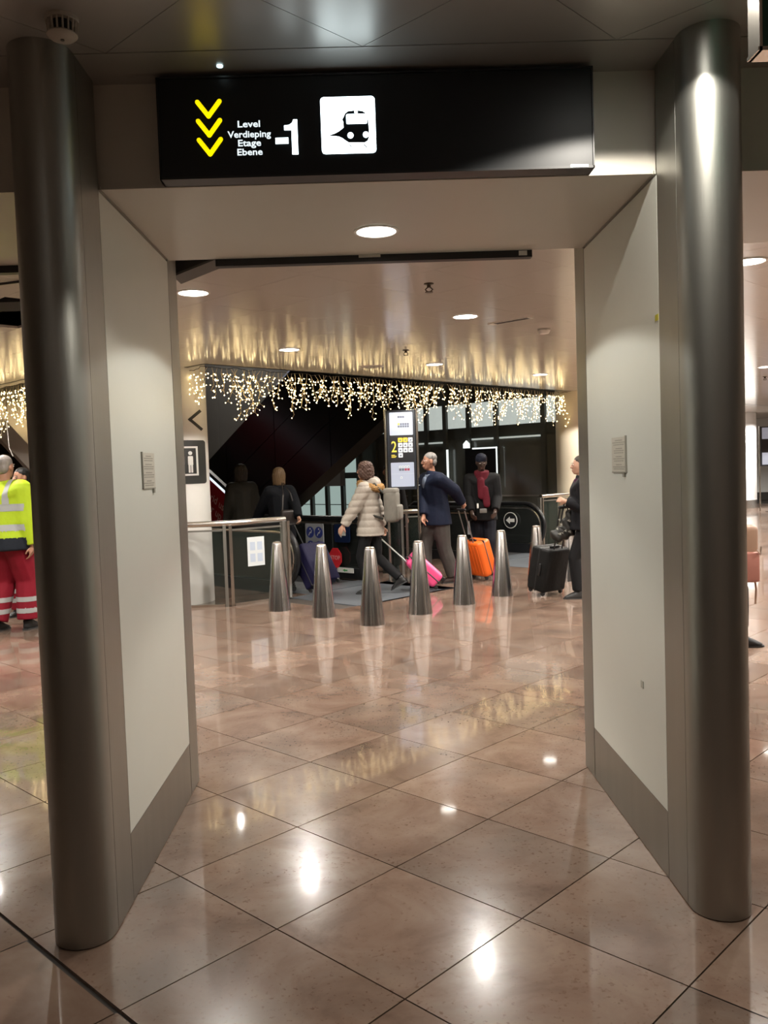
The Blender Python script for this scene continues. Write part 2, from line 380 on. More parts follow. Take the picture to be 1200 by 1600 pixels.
# outer walls
def wall(name, mb, m, label): return tag(mb.build(name, m), label, kind='structure')
wall('wall_lobby_back', MB().box(-9,9,-9.2,-9,0,ZL), mat('lobby wall paint',(.50,.48,.44),.6), 'plain wall of the lobby in front of the portal')
wall('wall_lobby_left', MB().box(-9.2,-9,-9,4.4,0,ZL), MATS['lobby wall paint'], 'plain side wall of the lobby')
wall('wall_lobby_right', MB().box(9,9.2,-9,4.4,0,ZL), MATS['lobby wall paint'], 'plain side wall of the lobby beyond the steel pillar')
wall('wall_far', MB().box(2.5,17,30,30.2,0,ZC), WHITE, 'white far wall at the end of the bright hall')
wall('wall_void', MB().box(-16,17,33,33.2,-4,10), DARKW, 'dark wall closing the escalator void')
wall('wall_right', MB().box(16.8,17,4.4,30,0,ZC), WHITE, 'white side wall of the hall')
wall('wall_left', MB().box(-15,-14.8,4.4,33,0,10), BEIGE, 'beige side wall of the hall')
wall('ceiling_void', MB().box(-16,17,7,33.2,10,10.2), DARKW, 'dark roof above the escalator void')

# ------------------------------------------------------------------ overhead sign
SY = 3.09
sg = empty('overhead_sign', (0,0,0)); tag(sg, 'long black illuminated level sign with yellow arrows and white train symbol', 'sign')
MB().box(-.688,.832,SY,YF,2.613,2.953).build('housing', SIGNBK, sg)
fr = MB(); fr.box(-.692,.836,SY-.006,YF-.01,2.607,2.615).box(-.692,.836,SY-.006,YF-.01,2.951,2.957).box(-.692,-.687,SY-.006,YF-.01,2.607,2.957).box(.831,.836,SY-.006,YF-.01,2.607,2.957)
fr.build('frame', BLACKP, sg)
for pts in ([(-.551,2.871),(-.514,2.822),(-.474,2.872)], [(-.551,2.806),(-.514,2.757),(-.475,2.807)], [(-.551,2.741),(-.514,2.692),(-.475,2.742)]):
    mb = MB(); stroke(mb, pts, .0155, SY-.003, SY); mb.build('arrow', YEL, sg)
for t, z, wd in (('Level',2.791,.078), ('Verdieping',2.756,.151), ('Etage',2.726,.080), ('Ebene',2.695,.088)):
    me = text_mesh(t, .0315, bold=.0005)
    xs = [v.co.x for v in me.vertices]; s = wd/(max(xs)-min(xs)); c = (max(xs)+min(xs))/2; zc = 0.0
    for v in me.vertices: v.co.x = (v.co.x-c)*s
    me.transform(facing(-.375, SY-.0008, z)); me.materials.clear(); link('lettering', me, LITT, sg)
mb = MB(); mb.prism_y([(-.284,2.721),(-.239,2.721),(-.239,2.7415),(-.284,2.7415)], SY-.002, SY)
mb.prism_y([(-.227,2.683),(-.206,2.683),(-.206,2.803),(-.219,2.803),(-.224,2.792),(-.234,2.785),(-.252,2.783),(-.252,2.767),(-.227,2.767)], SY-.002, SY)
mb.build('level_number', LITW, sg)
pic = MB().prism_y(rrect(-.123,.068,2.681,2.876,.013), SY-.002, SY).build('train_symbol', LITW, sg)
tr = [(-.098,2.743),(-.076,2.75),(-.06,2.758),(-.044,2.77),(-.045,2.79),(-.048,2.797),(-.042,2.808),(-.037,2.818),(-.027,2.825),(-.005,2.827),(.013,2.826),(.025,2.824),(.034,2.817),(.039,2.806),(.042,2.793),(.044,2.772),(.044,2.754),(.044,2.736),(.039,2.723),(.028,2.717),(-.027,2.718),(-.037,2.724),(-.05,2.734),(-.063,2.74),(-.079,2.742)]
SIGND = mat('dark blue symbol', (.004,.012,.02), .4)
MB().prism_y(tr[::-1], SY-.0035, SY-.002).build('train_shape', SIGND, pic)
mb = MB(); mb.prism_y(rrect(-.034,.039,2.781,2.815,.005), SY-.005, SY-.0035)
for cx,cz,r in ((-.021,2.742,.0105),(.033,2.743,.0105),(.001,2.822,.006)): mb.prism_y(circ(cx,cz,r), SY-.005, SY-.0035)
mb.build('train_lights', LITW, pic)
for pts in ([(-.025,2.711),(-.019,2.702)], [(.025,2.71),(.035,2.7)]):
    mb = MB(); stroke(mb, pts, .0028, SY-.0035, SY-.002); mb.build('rail', SIGND, pic)
MB().box(.750,.812,SY-.008,SY-.006,2.610,2.618).build('maker_plate', mat('aluminium',(.7,.7,.7),.3,1.0), sg)
pl = MB().lathe([(.011,0),(.011,.006)], 14, (-.461,SY-.045,ZL-.006)).build('indicator_lamp', mat('cool indicator', (.8,.95,1), .4, emit=(.7,.95,1), estr=1.5)); tag(pl, 'tiny cool white indicator light in the ceiling above the yellow arrows', 'light')

# green hanging sign at the top corner
gs = empty('hanging_sign', (0,0,0)); tag(gs, 'dark green hanging sign with pale yellow marks and a steel edge', 'sign')
GX, GY = 1.058, 2.3
MB().box(GX+.012,GX+1.2,GY,GY+.06,2.642,2.955).build('panel', mat('dark green enamel',(.02,.10,.075),.35), gs)
fr = MB(); fr.box(GX+.004,GX+.012,GY-.004,GY+.064,2.632,2.965); fr.box(GX,GX+1.212,GY-.004,GY+.064,2.632,2.642); fr.box(GX,GX+1.212,GY-.004,GY+.064,2.955,2.965); fr.build('frame', RAILST, gs)
mb = MB(); mb.box(GX+.04,GX+.25,GY-.002,GY,2.672,2.690); mb.prism_y([(GX+.05,2.80),(GX+.12,2.775),(GX+.2,2.80),(GX+.2,2.86),(GX+.05,2.83)], GY-.002, GY); mb.build('marks', mat('pale yellow vinyl',(.42,.36,.18),.5), gs)
for x in (GX+.2, GX+.9): MB().lathe([(.008,0),(.008,.015)], 8, (x,GY+.03,2.962)).build('hanger', RAILST, gs)

# ------------------------------------------------------------------ downlights
def downlight(loc, label, energy, r=.10, group=None, size=136, blend=.12, col=(1,.945,.86), beam=True):
    t = empty('downlight', loc); tag(t, label, 'ceiling light', group)
    if 'trim' not in DL:
        DL['trim'] = MB().lathe([(.118,-.001),(.118,-.006),(.104,-.008),(.100,-.001)], 28, cap=False).mesh('trim_ring', 30); DL['trim'].materials.append(WHITE)
        DL['disc'] = MB().lathe([(.100,-.001),(.100,-.004)], 28).mesh('diffuser'); DL['disc'].materials.append(LAMPM)
    s = r/.10
    for n, k in (('trim_ring','trim'), ('diffuser','disc')):
        o = link(n, DL[k], None, t); o.scale = (s,s,1)
    if beam: spot((0,0,-.012), energy, size, blend, .07, col, t)
    return t
DL = {}
gh = 'recessed downlights of the hall'
KS = (ZC-1.574)/(2.84-1.574)
seen = [(-1.173,6.094,'round downlight in the hall ceiling next to the left white jamb', LAMP_HALL), (.87,7.391,'round downlight in the hall ceiling just left of the air vent', LAMP_HALL),
        (-.777,9.056,'round downlight nearest the left end of the icicle lights', LAMP_HALL), (.867,10.76,'round downlight above the icicle lights over the directory totem', LAMP_HALL),
        (2.512,12.413,'round downlight above the right end of the icicle lights', LAMP_HALL), (2.527,5.655,'round downlight just right of the right steel pillar', LAMP_HALL),
        (5.76,12.373,'small far downlight at the right picture edge', LAMP_FAR)]
done = []
for x,y,l,e in seen:
    P = Vector((x*KS, y*KS, ZC)); downlight(P, l, e, group=gh); done.append(P)
for a in range(-6, 8):
    for b in range(-4, 10):
        u, v = 6.62+3.394*a, 8.39+3.394*b; P = UV(u, v, ZC)
        if open_above(u, v) or u > 11.8 and v > 8.0 or P.y < 4.9 or P.y > 25 or P.x < -8 or P.x > 12.5: continue
        if P.x < -6 and P.y > 16: continue
        if min((P-q).length for q in done) < 1.2: continue
        downlight(P, 'round recessed downlight elsewhere in the hall ceiling', LAMP_FAR if P.x > 4 else LAMP_HALL, group='hall downlights hidden by the portal'); done.append(P)
downlight((.071,3.80,ZS), 'round downlight in the portal soffit below the black sign', LAMP_SOFFIT, r=.083, size=132, blend=.10, col=(1,.97,.90))
downlight((.93,2.50,ZL), 'round lobby downlight shining on the right steel pillar', LAMP_LOBBY, r=.08, size=137, blend=.10, col=(1,.93,.82))
for x,y in ((-.75,.75),(2.6,.75),(-2.4,-1.2),(4.2,-1.2),(-.75,-3.2),(2.6,-3.2),(-2.4,-5.4),(4.2,-5.4)):  # unseen lamps added, the rear ones for reflections in the steel pillars
    downlight((x,y,ZL), 'unseen lobby lamp added out of view for light and reflections on the pillars', LAMP_LOBBY*(.12 if y > -2 else 3.6), r=.08, group='added lobby lamps', size=(120 if y > -2 else 104), blend=.3, col=(1,.97,.90))

# ------------------------------------------------------------------ small things on the ceilings
sd = empty('smoke_detector', (-.885,2.715,ZL)); tag(sd, 'pale caged smoke detector on the lobby ceiling above the left pillar', 'detector')
MB().lathe([(.05,0),(.05,-.012)], 24).build('base', mat('aged white plastic',(.42,.38,.32),.5), sd)
for k in range(16):
    a = 2*PI*k/16; c,s = math.cos(a), math.sin(a); MB().tube([(.043*c,.043*s,-.01),(.040*c,.040*s,-.05)], .0035, 5).build('cage_rib', MATS['aged white plastic'], sd)
MB().lathe([(.03,-.01),(.03,-.048)], 16).build('sensor_core', DARKGAP, sd)
MB().lathe([(.044,-.048),(.046,-.052),(.038,-.060),(.010,-.064)], 24).build('cap', MATS['aged white plastic'], sd, smooth=40)
MB().lathe([(.006,-.063),(.006,-.067)], 10).build('indicator', mat('grey indicator',(.15,.14,.12),.5), sd)

BRONZE = mat('dull bronze', (.10,.08,.06), .4, .6)
for x,y,l in ((.464,6.039,'ceiling sprinkler head nearer the portal, hanging beside the two downlights'), (.45,9.391,'ceiling sprinkler head farther back, close to the icicle lights'), (6.45,13.9,'small ceiling sprinkler right of the right steel pillar')):
    t = empty('sprinkler', (x*KS,y*KS,ZC)); tag(t, l, 'sprinkler')
    MB().lathe([(.035,0),(.035,-.006),(.014,-.012),(.014,-.03)], 16).build('escutcheon', BRONZE, t)
    for s in (-1,1): MB().tube([(s*.010,0,-.028),(s*.026,0,-.042),(s*.010,0,-.058)], .005, 6).build('frame_arm', BRONZE, t)
    MB().lathe([(.028,-.058),(.028,-.062)], 14).build('deflector', BRONZE, t)
vt = empty('air_vent', (1.30*KS,7.69*KS,ZC), -PI/4); tag(vt, 'narrow slotted air vent in the hall ceiling right of a downlight', 'vent')
MB().box(-.22,.22,-.045,.045,-.008,0).build('frame', WHITE, vt)
for k in range(3): MB().box(-.16,.20,-.032+.024*k,-.018+.024*k,-.0095,-.008).build('slot', DARKGAP, vt)
t = empty('smoke_detector', (1.712*KS,8.229*KS,ZC)); tag(t, 'white dome smoke detector in the hall ceiling right of the air vent', 'detector')
MB().lathe([(.06,0),(.06,-.02),(.045,-.045),(.02,-.05)], 20).build('housing', WHITE, t, smooth=30); MB().lathe([(.062,-.006),(.062,-.010)], 20).build('base_ring', GREYP, t)
t = empty('ceiling_speaker', (.081*KS,10.813*KS,ZC)); tag(t, 'round flush grille in the ceiling just above the icicle lights', 'speaker')
MB().lathe([(.16,0),(.16,-.004),(.14,-.006)], 24).build('rim', WHITE, t); MB().lathe([(.135,-.004),(.135,-.007)], 24).build('grille', mat('grey grille',(.35,.32,.28),.6), t)

# sliding-door track at the back of the soffit, open hatch and the track beside the pillar
bar = empty('door_track', (0,0,0)); tag(bar, 'slim black door sensor bar under the rear edge of the portal soffit', 'sensor bar')
MB().box(-.70,.83,4.222,4.27,2.572,2.611).build('housing', BLACKP, bar); MB().box(-.01,.095,4.214,4.221,2.592,2.606).build('mounting_plate', BULK, bar)
MB().box(.765,.805,4.219,4.2215,2.580,2.602).build('rating_label', WHITE, bar); MB().box(-.70,.83,4.225,4.265,2.611,2.66).build('back_plate', DARKGAP, bar)
b2 = MB().box(-2.9,-1.62,4.222,4.27,2.572,2.611).build('door_track', BLACKP); tag(b2, 'black door sensor bar beyond the left steel pillar', 'sensor bar')
hc = empty('ceiling_hatch', (0,0,0)); tag(hc, 'dark open ceiling hatch hanging behind the left jamb', 'hatch')
MB().prism_y([(-.96,2.60),(-.745,2.672),(-.745,2.682),(-.96,2.682)], 4.50, 4.62).build('opening', BLACKP, hc)
MB().prism_y([(-.96,2.588),(-.74,2.668),(-.74,2.678),(-.96,2.600)], 4.48, 4.66).build('flap', mat('grey flap',(.09,.088,.078),.5), hc)

# notices on the jambs
PAPER = mat('laminated paper', (.60,.58,.50), .3); INK = mat('grey print', (.36,.345,.30), .6)
for side, x, y0, y1, d in (('left',-.925,3.545,3.745,1), ('right',1.073,3.565,3.770,-1)):
    t = empty('notice', (0,0,0)); tag(t, f'small laminated notice in four languages on the {side} jamb', 'notice')
    xf = x+d*.004
    MB().box(min(x,xf),max(x,xf),y0,y1,1.524,1.672).build('sheet', PAPER, t)
    MB().box(min(x,x+d*.007),max(x,x+d*.007),(y0-.004 if d>0 else y0-.004),y0+.003,1.522,1.675).build('edge', mat('grey plastic edge',(.28,.27,.23),.5), t)
    MB().box(min(x,x+d*.005),max(x,x+d*.005),y0,y1,1.521,1.525).build('edge', MATS['grey plastic edge'], t)
    mb = MB(); xt = xf+d*.0006
    for blk in range(4):
        for r_ in range(3):
            hw = (.045,.080,.074)[r_]+random.uniform(-.008,.008); zc = 1.658-blk*.0345-r_*.0092; yc = (y0+y1)/2
            seg = -hw
            while seg < hw-.004:
                L_ = random.uniform(.008,.026); e = min(seg+L_, hw); mb.box(min(xf,xt),max(xf,xt),yc+seg,yc+e,zc-.0019,zc+.0019); seg = e+.005
    mb.build('print', INK, t)
    yk = y1-.03 if d > 0 else y0+.03
    MB().box(min(x,x+d*.008),max(x,x+d*.008),yk-.012,yk+.010,1.503,1.522).build('clip', MATS['grey plastic edge'], t)
st = MB().box(1.0715,1.073,3.148,3.168+.012,2.078,2.100).build('sticker', mat('yellow sticker',(.55,.5,.03),.5)); tag(st, 'tiny yellow sticker at the front edge of the right jamb panel', 'sticker')
sm = MB().prism([(1.0725+.0005,3.40),(1.0725+.0005,3.43),(1.0705,3.43),(1.0705,3.40)][::-1], .655, .685).build('scuff_mark', mat('grey scuff',(.42,.42,.37),.5)); tag(sm, 'small grey scuff low on the right jamb panel', 'mark')

# ------------------------------------------------------------------ bollards
BOL = [(-1.067,9.80),(-.535,9.256),(-.013,8.686),(.508,9.231),(1.039,9.769),(1.559,10.287),(2.09,10.83),(2.62,11.36)]
bn = ['steel cone bollard standing at the end of the glass balustrade', 'steel cone bollard second from the glass balustrade, before the blue pictograms', 'steel cone bollard nearest the camera, at the point of the row',
      'steel cone bollard in front of the pink suitcase', 'steel cone bollard just left of the orange suitcase', 'steel cone bollard just right of the orange suitcase', 'steel cone bollard behind the black wheeled suitcase', 'steel cone bollard farthest right behind the person with the black suitcase']
body = MB().lathe([(.132,0),(.128,.03),(.056,.755),(.050,.768)], 36).mesh('body', 40); body.materials.append(STEELB)
cap = MB().lathe([(.049,.766),(.050,.776),(.040,.785),(.012,.788)], 28).mesh('cap', 40); cap.materials.append(RAILST)
for (x,y),l in zip(BOL, bn):
    t = empty('bollard', (x,y,0)); tag(t, l, 'bollard', 'steel bollards before the escalators'); link('body', body, None, t); link('cap', cap, None, t)

# ------------------------------------------------------------------ white round column with lift sign
cc = (-2.40,10.76); cr_ = .42
col = MB().lathe([(cr_,0),(cr_,ZC+3)], 48, (cc[0],cc[1],0), True).build('column', WHITE, smooth=40); tag(col, 'white round column with the lift sign beside the balustrade', 'column', kind='structure')
def on_col(x, z, off):   # x: offset across the column as seen from the portal
    dd = Vector((-cc[0],-cc[1],0)).normalized(); lat = Vector((-dd.y,dd.x,0)); r = cr_+off; x = max(-.98*r, min(.98*r, x))
    q = Vector((cc[0],cc[1],0))+lat*x+dd*math.sqrt(r*r-x*x); return (q.x,q.y,z)
def bent(name, polys, m, parent, off, off2=0.0):
    me_v, me_f = [], []
    for p in polys:
        bm = bmesh.new(); vs = [bm.verts.new((q[0],q[1],0)) for q in p]; bm.faces.new(vs)
        xs = [q[0] for q in p]; x = min(xs)+.02
        while x < max(xs)-.005:
            bmesh.ops.bisect_plane(bm, geom=list(bm.verts)+list(bm.edges)+list(bm.faces), plane_co=(x,0,0), plane_no=(1,0,0)); x += .02
        bm.verts.index_update(); n = len(me_v)
        me_v += [on_col(v.co.x, v.co.y, off) for v in bm.verts]; me_f += [tuple(v.index+n for v in f.verts) for f in bm.faces]; bm.free()
    me = bpy.data.meshes.new(name); me.from_pydata(me_v, [], me_f); o = link(name, me, m, parent)
    md = o.modifiers.new('thickness','SOLIDIFY'); md.thickness = .003; md.offset = 0
    return o
def thick(pts, wd):
    out = []
    for a,b in zip(pts[:-1],pts[1:]):
        a = Vector(a); b = Vector(b); d = (b-a).normalized()*wd/2; n = Vector((-d.y,d.x)); out.append([tuple(a-d-n),tuple(b+d-n),tuple(b+d+n),tuple(a-d+n)])
    return out
dk = mat('dark grey vinyl', (.03,.032,.03), .5); wv = mat('white vinyl', (.75,.75,.72), .5)
ar = bent('direction_arrow', thick([(.325,2.34),(.205,2.238),(.335,2.129)], .034), dk, None, .003); tag(ar, 'dark chevron arrow on the white round column', 'sign')
ls = empty('lift_sign', (0,0,0)); tag(ls, 'dark rounded lift pictogram sign on the white round column', 'sign')
bent('plate', [rrect(-.10,.375,1.465,1.99,.03)], dk, ls, .004)
fr = []
for a,b in (((.27,1.905),(.0,1.905)),((.27,1.575),(.0,1.575)),((.27,1.905),(.27,1.575)),((.0,1.905),(.0,1.575))): fr += thick([a,b], .022)
bent('lift_frame', fr, wv, ls, .008)
for fx in (.19,.09):
    bent('figure', [circ(fx,1.835,.024,12), rrect(fx-.03,fx+.03,1.69,1.80,.01), [(fx-.026,1.60),(fx-.004,1.60),(fx-.004,1.70),(fx-.026,1.70)], [(fx+.004,1.60),(fx+.026,1.60),(fx+.026,1.70),(fx+.004,1.70)]], wv, ls, .008)

# ------------------------------------------------------------------ glass balustrades
def balustrade(label, pts, zr=.985, posts=None, rail_r=.036, glass=True, group=None):
    t = empty('glass_balustrade', (0,0,0)); tag(t, label, 'balustrade')
    pts = [Vector((p[0],p[1],0)) for p in pts]
    MB().tube([p+Vector((0,0,zr)) for p in pts], rail_r, 16).build('handrail', RAILST, t, smooth=50)
    for i,p in enumerate(pts):
        if posts is not None and i not in posts: continue
        d = (pts[min(i+1,len(pts)-1)]-pts[max(i-1,0)]).normalized(); n = Vector((-d.y,d.x,0))
        for s in (-1,1):
            c = p+d*(.035*s); a,b = d*.018, n*.03
            MB().prism([(c-a-b).xy,(c+a-b).xy,(c+a+b).xy,(c-a+b).xy], 0, zr-.02).build('post', RAILST if s > 0 else STEEL, t)
    for a,b in zip(pts[:-1],pts[1:]):
        d = (b-a).normalized(); n = Vector((-d.y,d.x,0)); a2, b2 = a+d*.06, b-d*.06
        if glass:
            MB().prism([(a2-n*.006).xy,(b2-n*.006).xy,(b2+n*.006).xy,(a2+n*.006).xy], .03, zr-.09).build('glass_pane', GLASS, t)
        MB().prism([(a2-n*.02).xy,(b2-n*.02).xy,(b2+n*.02).xy,(a2+n*.02).xy], .0, .03).build('bottom_rail', RAILST, t)
        MB().prism([(a2-n*.012).xy,(b2-n*.012).xy,(b2+n*.012).xy,(a2+n*.012).xy], zr-.09, zr-.07).build('top_clamp', STEEL, t)
    return t
balustrade('glass balustrade with steel handrail in front of the white column', [(-3.6,10.22),(-1.69,10.20),(-1.06,10.70)], .985)
pw = empty('wall_notice', (0,0,0)); tag(pw, 'white paper notice taped to the glass balustrade', 'notice')
d = Vector((.63,.50,0)).normalized(); n = Vector((-d.y,d.x,0)); a = Vector((-1.49,10.36,0))-n*.010; b = a+d*.235
MB().prism([a.xy,b.xy,(b-n*.002).xy,(a-n*.002).xy][::-1], .45, .80).build('sheet', mat('notice paper',(.70,.74,.76),.5), pw)
mb = MB()
for r_ in range(2):
    for c_ in range(2):
        o_ = a+d*(.035+.10*c_)-n*.0025; mb.prism([o_.xy,(o_+d*.07).xy,(o_+d*.07-n*.0008).xy,(o_-n*.0008).xy][::-1], .50+.14*r_, .60+.14*r_)
mb.build('print', mat('faint blue print',(.50,.58,.70),.5), pw)
balustrade('short steel and glass barrier between the two escalators behind the totem', [(.10,12.62),(.50,12.62),(.80,12.66)], .93, posts=(1,))
balustrade('short glass barrier with bright steel rail by the cream column', [(3.0,15.06),(3.62,15.66)], .985, posts=(0,))

# ------------------------------------------------------------------ escalators (direction of travel: towards the back left)
D = Vector((-1,1,0)).normalized(); NV = Vector((1,1,0)).normalized()
def strip_rail(path, w_, h_):     # list of (s,z) -> rounded band along the escalator
    return path
ESG = mat('dark balustrade glass', (.018,.020,.019), .07, spec=.7, var=.1)
COMB = mat('ribbed step metal', (.10,.10,.105), .45, .6, bump=.3, bscale=90)
def escalator(label, u0, v0, v1, flat=3.0, run=4.0, slope=-.577):
    t = empty('escalator', UV(u0, (v0+v1)/2)); tag(t, label, 'escalator', 'escalators to the lower level')
    W = (v1-v0)/R2
    R_ = .40; zc = .47
    def P(s, off, z): return D*s + NV*off + Vector((0,0,z))
    prof = [(.10,zc-R_)]+[(R_*1-R_*math.sin(PI*k/14) , zc-R_*math.cos(PI*k/14)) for k in range(1,14)]
    top = [(.40,zc+R_),(flat,zc+R_),(flat+run,zc+R_+slope*run)]
    for s_ in (-1,1):
        off = s_*W/2
        path = [P(a,off,b) for a,b in prof+top]
        hr = MB().tube(path, .036, 10).build('handrail', RUBBER, t, smooth=60)
        poly = [(a+.03 if a < .4 else a, b) for a,b in prof[1:]+top] + [(flat+run, zc+slope*run-.4),(flat,.05),(.40,.05)]
        # inner guide of bright metal just inside the handrail
        MB().tube([P(.40-(R_-.075)*math.sin(PI*k/14), off, zc-(R_-.075)*math.cos(PI*k/14)) for k in range(0,15)]+[P(flat,off,zc+R_-.075),P(flat+run,off,zc+R_-.075+slope*run)], .022, 8).build('guide_rail', RAILST, t)
        mb = MB(); nn = len(poly); th = NV*.012
        mb.add([P(a,off,b)-th for a,b in poly]+[P(a,off,b)+th for a,b in poly], [tuple(range(nn))[::-1], tuple(range(nn,2*nn))]+[(i,(i+1)%nn,(i+1)%nn+nn,i+nn) for i in range(nn)])
        mb.build('balustrade_panel', ESG, t)
        mb = MB(); q = [(.22,.0),(.22,.10),(.30,.16),(flat,.16),(flat+run,.16+slope*run),(flat+run,-.4+slope*run),(flat,-.4),(.6,-.4),(.6,0)]; nn = len(q); th = NV*.07
        mb.add([P(a,off,b)-th for a,b in q]+[P(a,off,b)+th for a,b in q], [tuple(range(nn))[::-1], tuple(range(nn,2*nn))]+[(i,(i+1)%nn,(i+1)%nn+nn,i+nn) for i in range(nn)])
        mb.build('skirt', BLACKP, t)
    mb = MB(); hw = W/2-.09; mb.prism([c.xy for c in (P(-.03,hw,0),P(.355,hw,0),P(.355,-hw,0),P(-.03,-hw,0))], -.15, .004); mb.build('comb_plate', LANDM, t)
    k = 0; s = .36
    while s < flat+run-.4:
        z = 0 if s < flat else slope*(s-flat)
        z = round(z/.2)*.2 if s >= flat else 0
        mb = MB(); hw = W/2-.09
        c0,c1,c2,c3 = P(s,-hw,0),P(s+.395,-hw,0),P(s+.395,hw,0),P(s,hw,0)
        mb.prism([c.xy for c in (c3,c2,c1,c0)], z-.19, z); mb.build('step', COMB, t); s += .40
    return t
e1 = escalator('escalator down beside the glass balustrade, left of the directory totem', 11.86, 10.0, 12.1)
e2 = escalator('escalator down behind the man in the red scarf, right of the totem', 11.86, 15.8, 17.9)
for (a,b,c,d_), l in zip(PLATES, ('blue grey steel landing plate before the escalator left of the totem','blue grey steel landing plate before the escalator on the right')):
    mb = MB(); uvquad(mb, a,b,c,d_, -.012,.0); lp = mb.build('landing_plate', LANDM); tag(lp, l, 'floor plate')
BLUE = mat('blue safety sign', (.03,.05,.28), .4); REDS = mat('red stop sign', (.60,.02,.03), .45); GREENS = mat('green arrow', (.05,.35,.10), .5)
PLATEG = mat('pale sign plate', (.42,.44,.46), .5)
def plate_frame(u, v, z):   # local frame on the inner balustrade face of the left escalator, reading from the front left
    o = UV(u, v, z); return Matrix.Translation(o) @ Matrix.Rotation(-PI/4,4,'Z')
def flat(mbpoly, M, material, name, parent, y0, y1):
    mb = MB(); [mb.prism_y(p, y0, y1) for p in mbpoly]; me = mb.mesh(name); me.transform(M); return link(name, me, material, parent)
vv = 11.97
M0 = plate_frame(13.62, vv, .55)
ps = empty('safety_pictograms', (0,0,0)); tag(ps, 'pale plate with round blue escalator safety pictograms behind the bollards', 'sign')
flat([rrect(-.20,.20,-.30,.24,.02)], M0, PLATEG, 'plate', ps, -.012, 0)
for x,z in ((-.09,.11),(.10,.11),(-.09,-.10),(.10,-.10)):
    c_ = flat([circ(x,z,.085)], M0, BLUE, 'blue_disc', ps, -.016, -.012)
    mb = MB(); stroke(mb, [(x-.03,z-.045),(x+.0,z),(x+.02,z-.01),(x+.035,z+.03)], .012, -.019, -.016); mb.prism_y(circ(x+.005,z+.05,.013,10), -.019, -.016)
    me = mb.mesh('figure'); me.transform(M0); link('figure', me, wv, c_)
M1 = plate_frame(12.78, vv, .66)
asn = empty('arrow_sign', (0,0,0)); tag(asn, 'dark blue sign with a white left arrow beside the woman in the puffer jacket', 'sign')
flat([rrect(-.16,.16,-.13,.13,.03)], M1, mat('navy sign',(.006,.016,.06),.4), 'plate', asn, -.012, 0)
flat([[(-.08,0),(-.01,-.065),(-.01,-.032),(.08,-.032),(.08,.032),(-.01,.032),(-.01,.065)]], M1, wv, 'arrow', asn, -.015, -.012)
M2 = plate_frame(13.0, vv, .30)
so = empty('stop_sign', (0,0,0)); tag(so, 'red octagonal stop sticker low on the escalator side', 'sign')
flat([[(.135*math.cos(PI/8+k*PI/4), .155*math.sin(PI/8+k*PI/4)) for k in range(8)]], M2, REDS, 'plate', so, -.012, 0)
text_obj('lettering', 'STOP', .085, mat('faded pink print',(.75,.35,.35),.5), M2 @ Matrix.Translation((0,-.014,0)) @ Matrix.Rotation(PI/2,4,'X'), so, bold=.001)
M3 = plate_frame(12.72, vv, .13)
gsn = empty('exit_strip', (0,0,0)); tag(gsn, 'small white plate with a green arrow under the stop sticker', 'sign')
flat([rrect(-.17,.17,-.035,.035,.006)], M3, wv, 'plate', gsn, -.012, 0); flat([[(-.05,0),(0,-.022),(0,-.010),(.05,-.010),(.05,.010),(0,.010),(0,.022)]], M3, GREENS, 'arrow', gsn, -.014, -.012)
# round no-entry arrow disc on the right-hand escalator
Mr = plate_frame(11.86+.95, 17.83, .57)
rd = empty('arrow_disc', (0,0,0)); tag(rd, 'round black disc with a white left arrow on the right-hand escalator', 'sign')
flat([circ(0,0,.145,28)], Mr, wv, 'rim', rd, -.012, 0); flat([circ(0,0,.132,28)], Mr, BLACKP, 'disc', rd, -.015, -.012)
flat([[(-.095,0),(-.01,-.065),(-.01,-.03),(.09,-.03),(.09,.03),(-.01,.03),(-.01,.065)]], Mr, wv, 'arrow', rd, -.018, -.015)
bs = MB().prism_y(rrect(-.08,.08,-.11,.11,.01), -.01, 0).mesh('plate'); bs.transform(plate_frame(11.86+.55, 15.73, .55)); o = link('safety_plate', bs, PLATEG); tag(o, 'small grey plate at the newel of the right-hand escalator', 'sign')

# rising escalator with red advert, seen right of the white column
UA = 17.0; VA = 13.5
up = empty('rising_escalator', UV(UA, VA)); tag(up, 'rising escalator with a red advert panel beside the white column', 'escalator')
def PU(s, z, off=0.0): return D*s + NV*off + Vector((0,0,z))
def slab(name, poly, th, m, parent, base=None, f=PU, off=0.0):
    mb = MB(); nn = len(poly)
    mb.add([f(a,b,off-th/2) for a,b in poly]+[f(a,b,off+th/2) for a,b in poly], [tuple(range(nn))[::-1], tuple(range(nn,2*nn))]+[(i,(i+1)%nn,(i+1)%nn+nn,i+nn) for i in range(nn)])
    return mb.build(name, m, parent)
sl_ = .577; s0, z0 = 1.44, 1.30
slab('advert_panel', [(.3,.10),(s0-1.0,.72),(6.0,z0-.02+sl_*(6-s0)),(6.0,z0-.85+sl_*(6-s0)),(1.1,.10)], .03, mat('red advert',(.42,.008,.022),.4), up)
slab('light_strip', [(s0-1.0,z0-.02-sl_),(6.0,z0-.02+sl_*(6-s0)),(6.0,z0+.04+sl_*(6-s0)),(s0-1.0,z0+.04-sl_)], .05, mat('cool light strip',(.8,.9,1),.4, emit=(.80,.90,1), estr=1.1), up)
slab('handrail', [(s0-1.0,z0+.05-sl_),(6.0,z0+.05+sl_*(6-s0)),(6.0,z0+.13+sl_*(6-s0)),(s0-1.0,z0+.13-sl_)], .08, RUBBER, up)
slab('truss_side', [(1.1,0.0),(6.0,z0-.86+sl_*(6-s0)),(6.0,z0-1.4+sl_*(6-s0)),(2.2,0.0)], 1.2, BLACKG, up, off=.62)
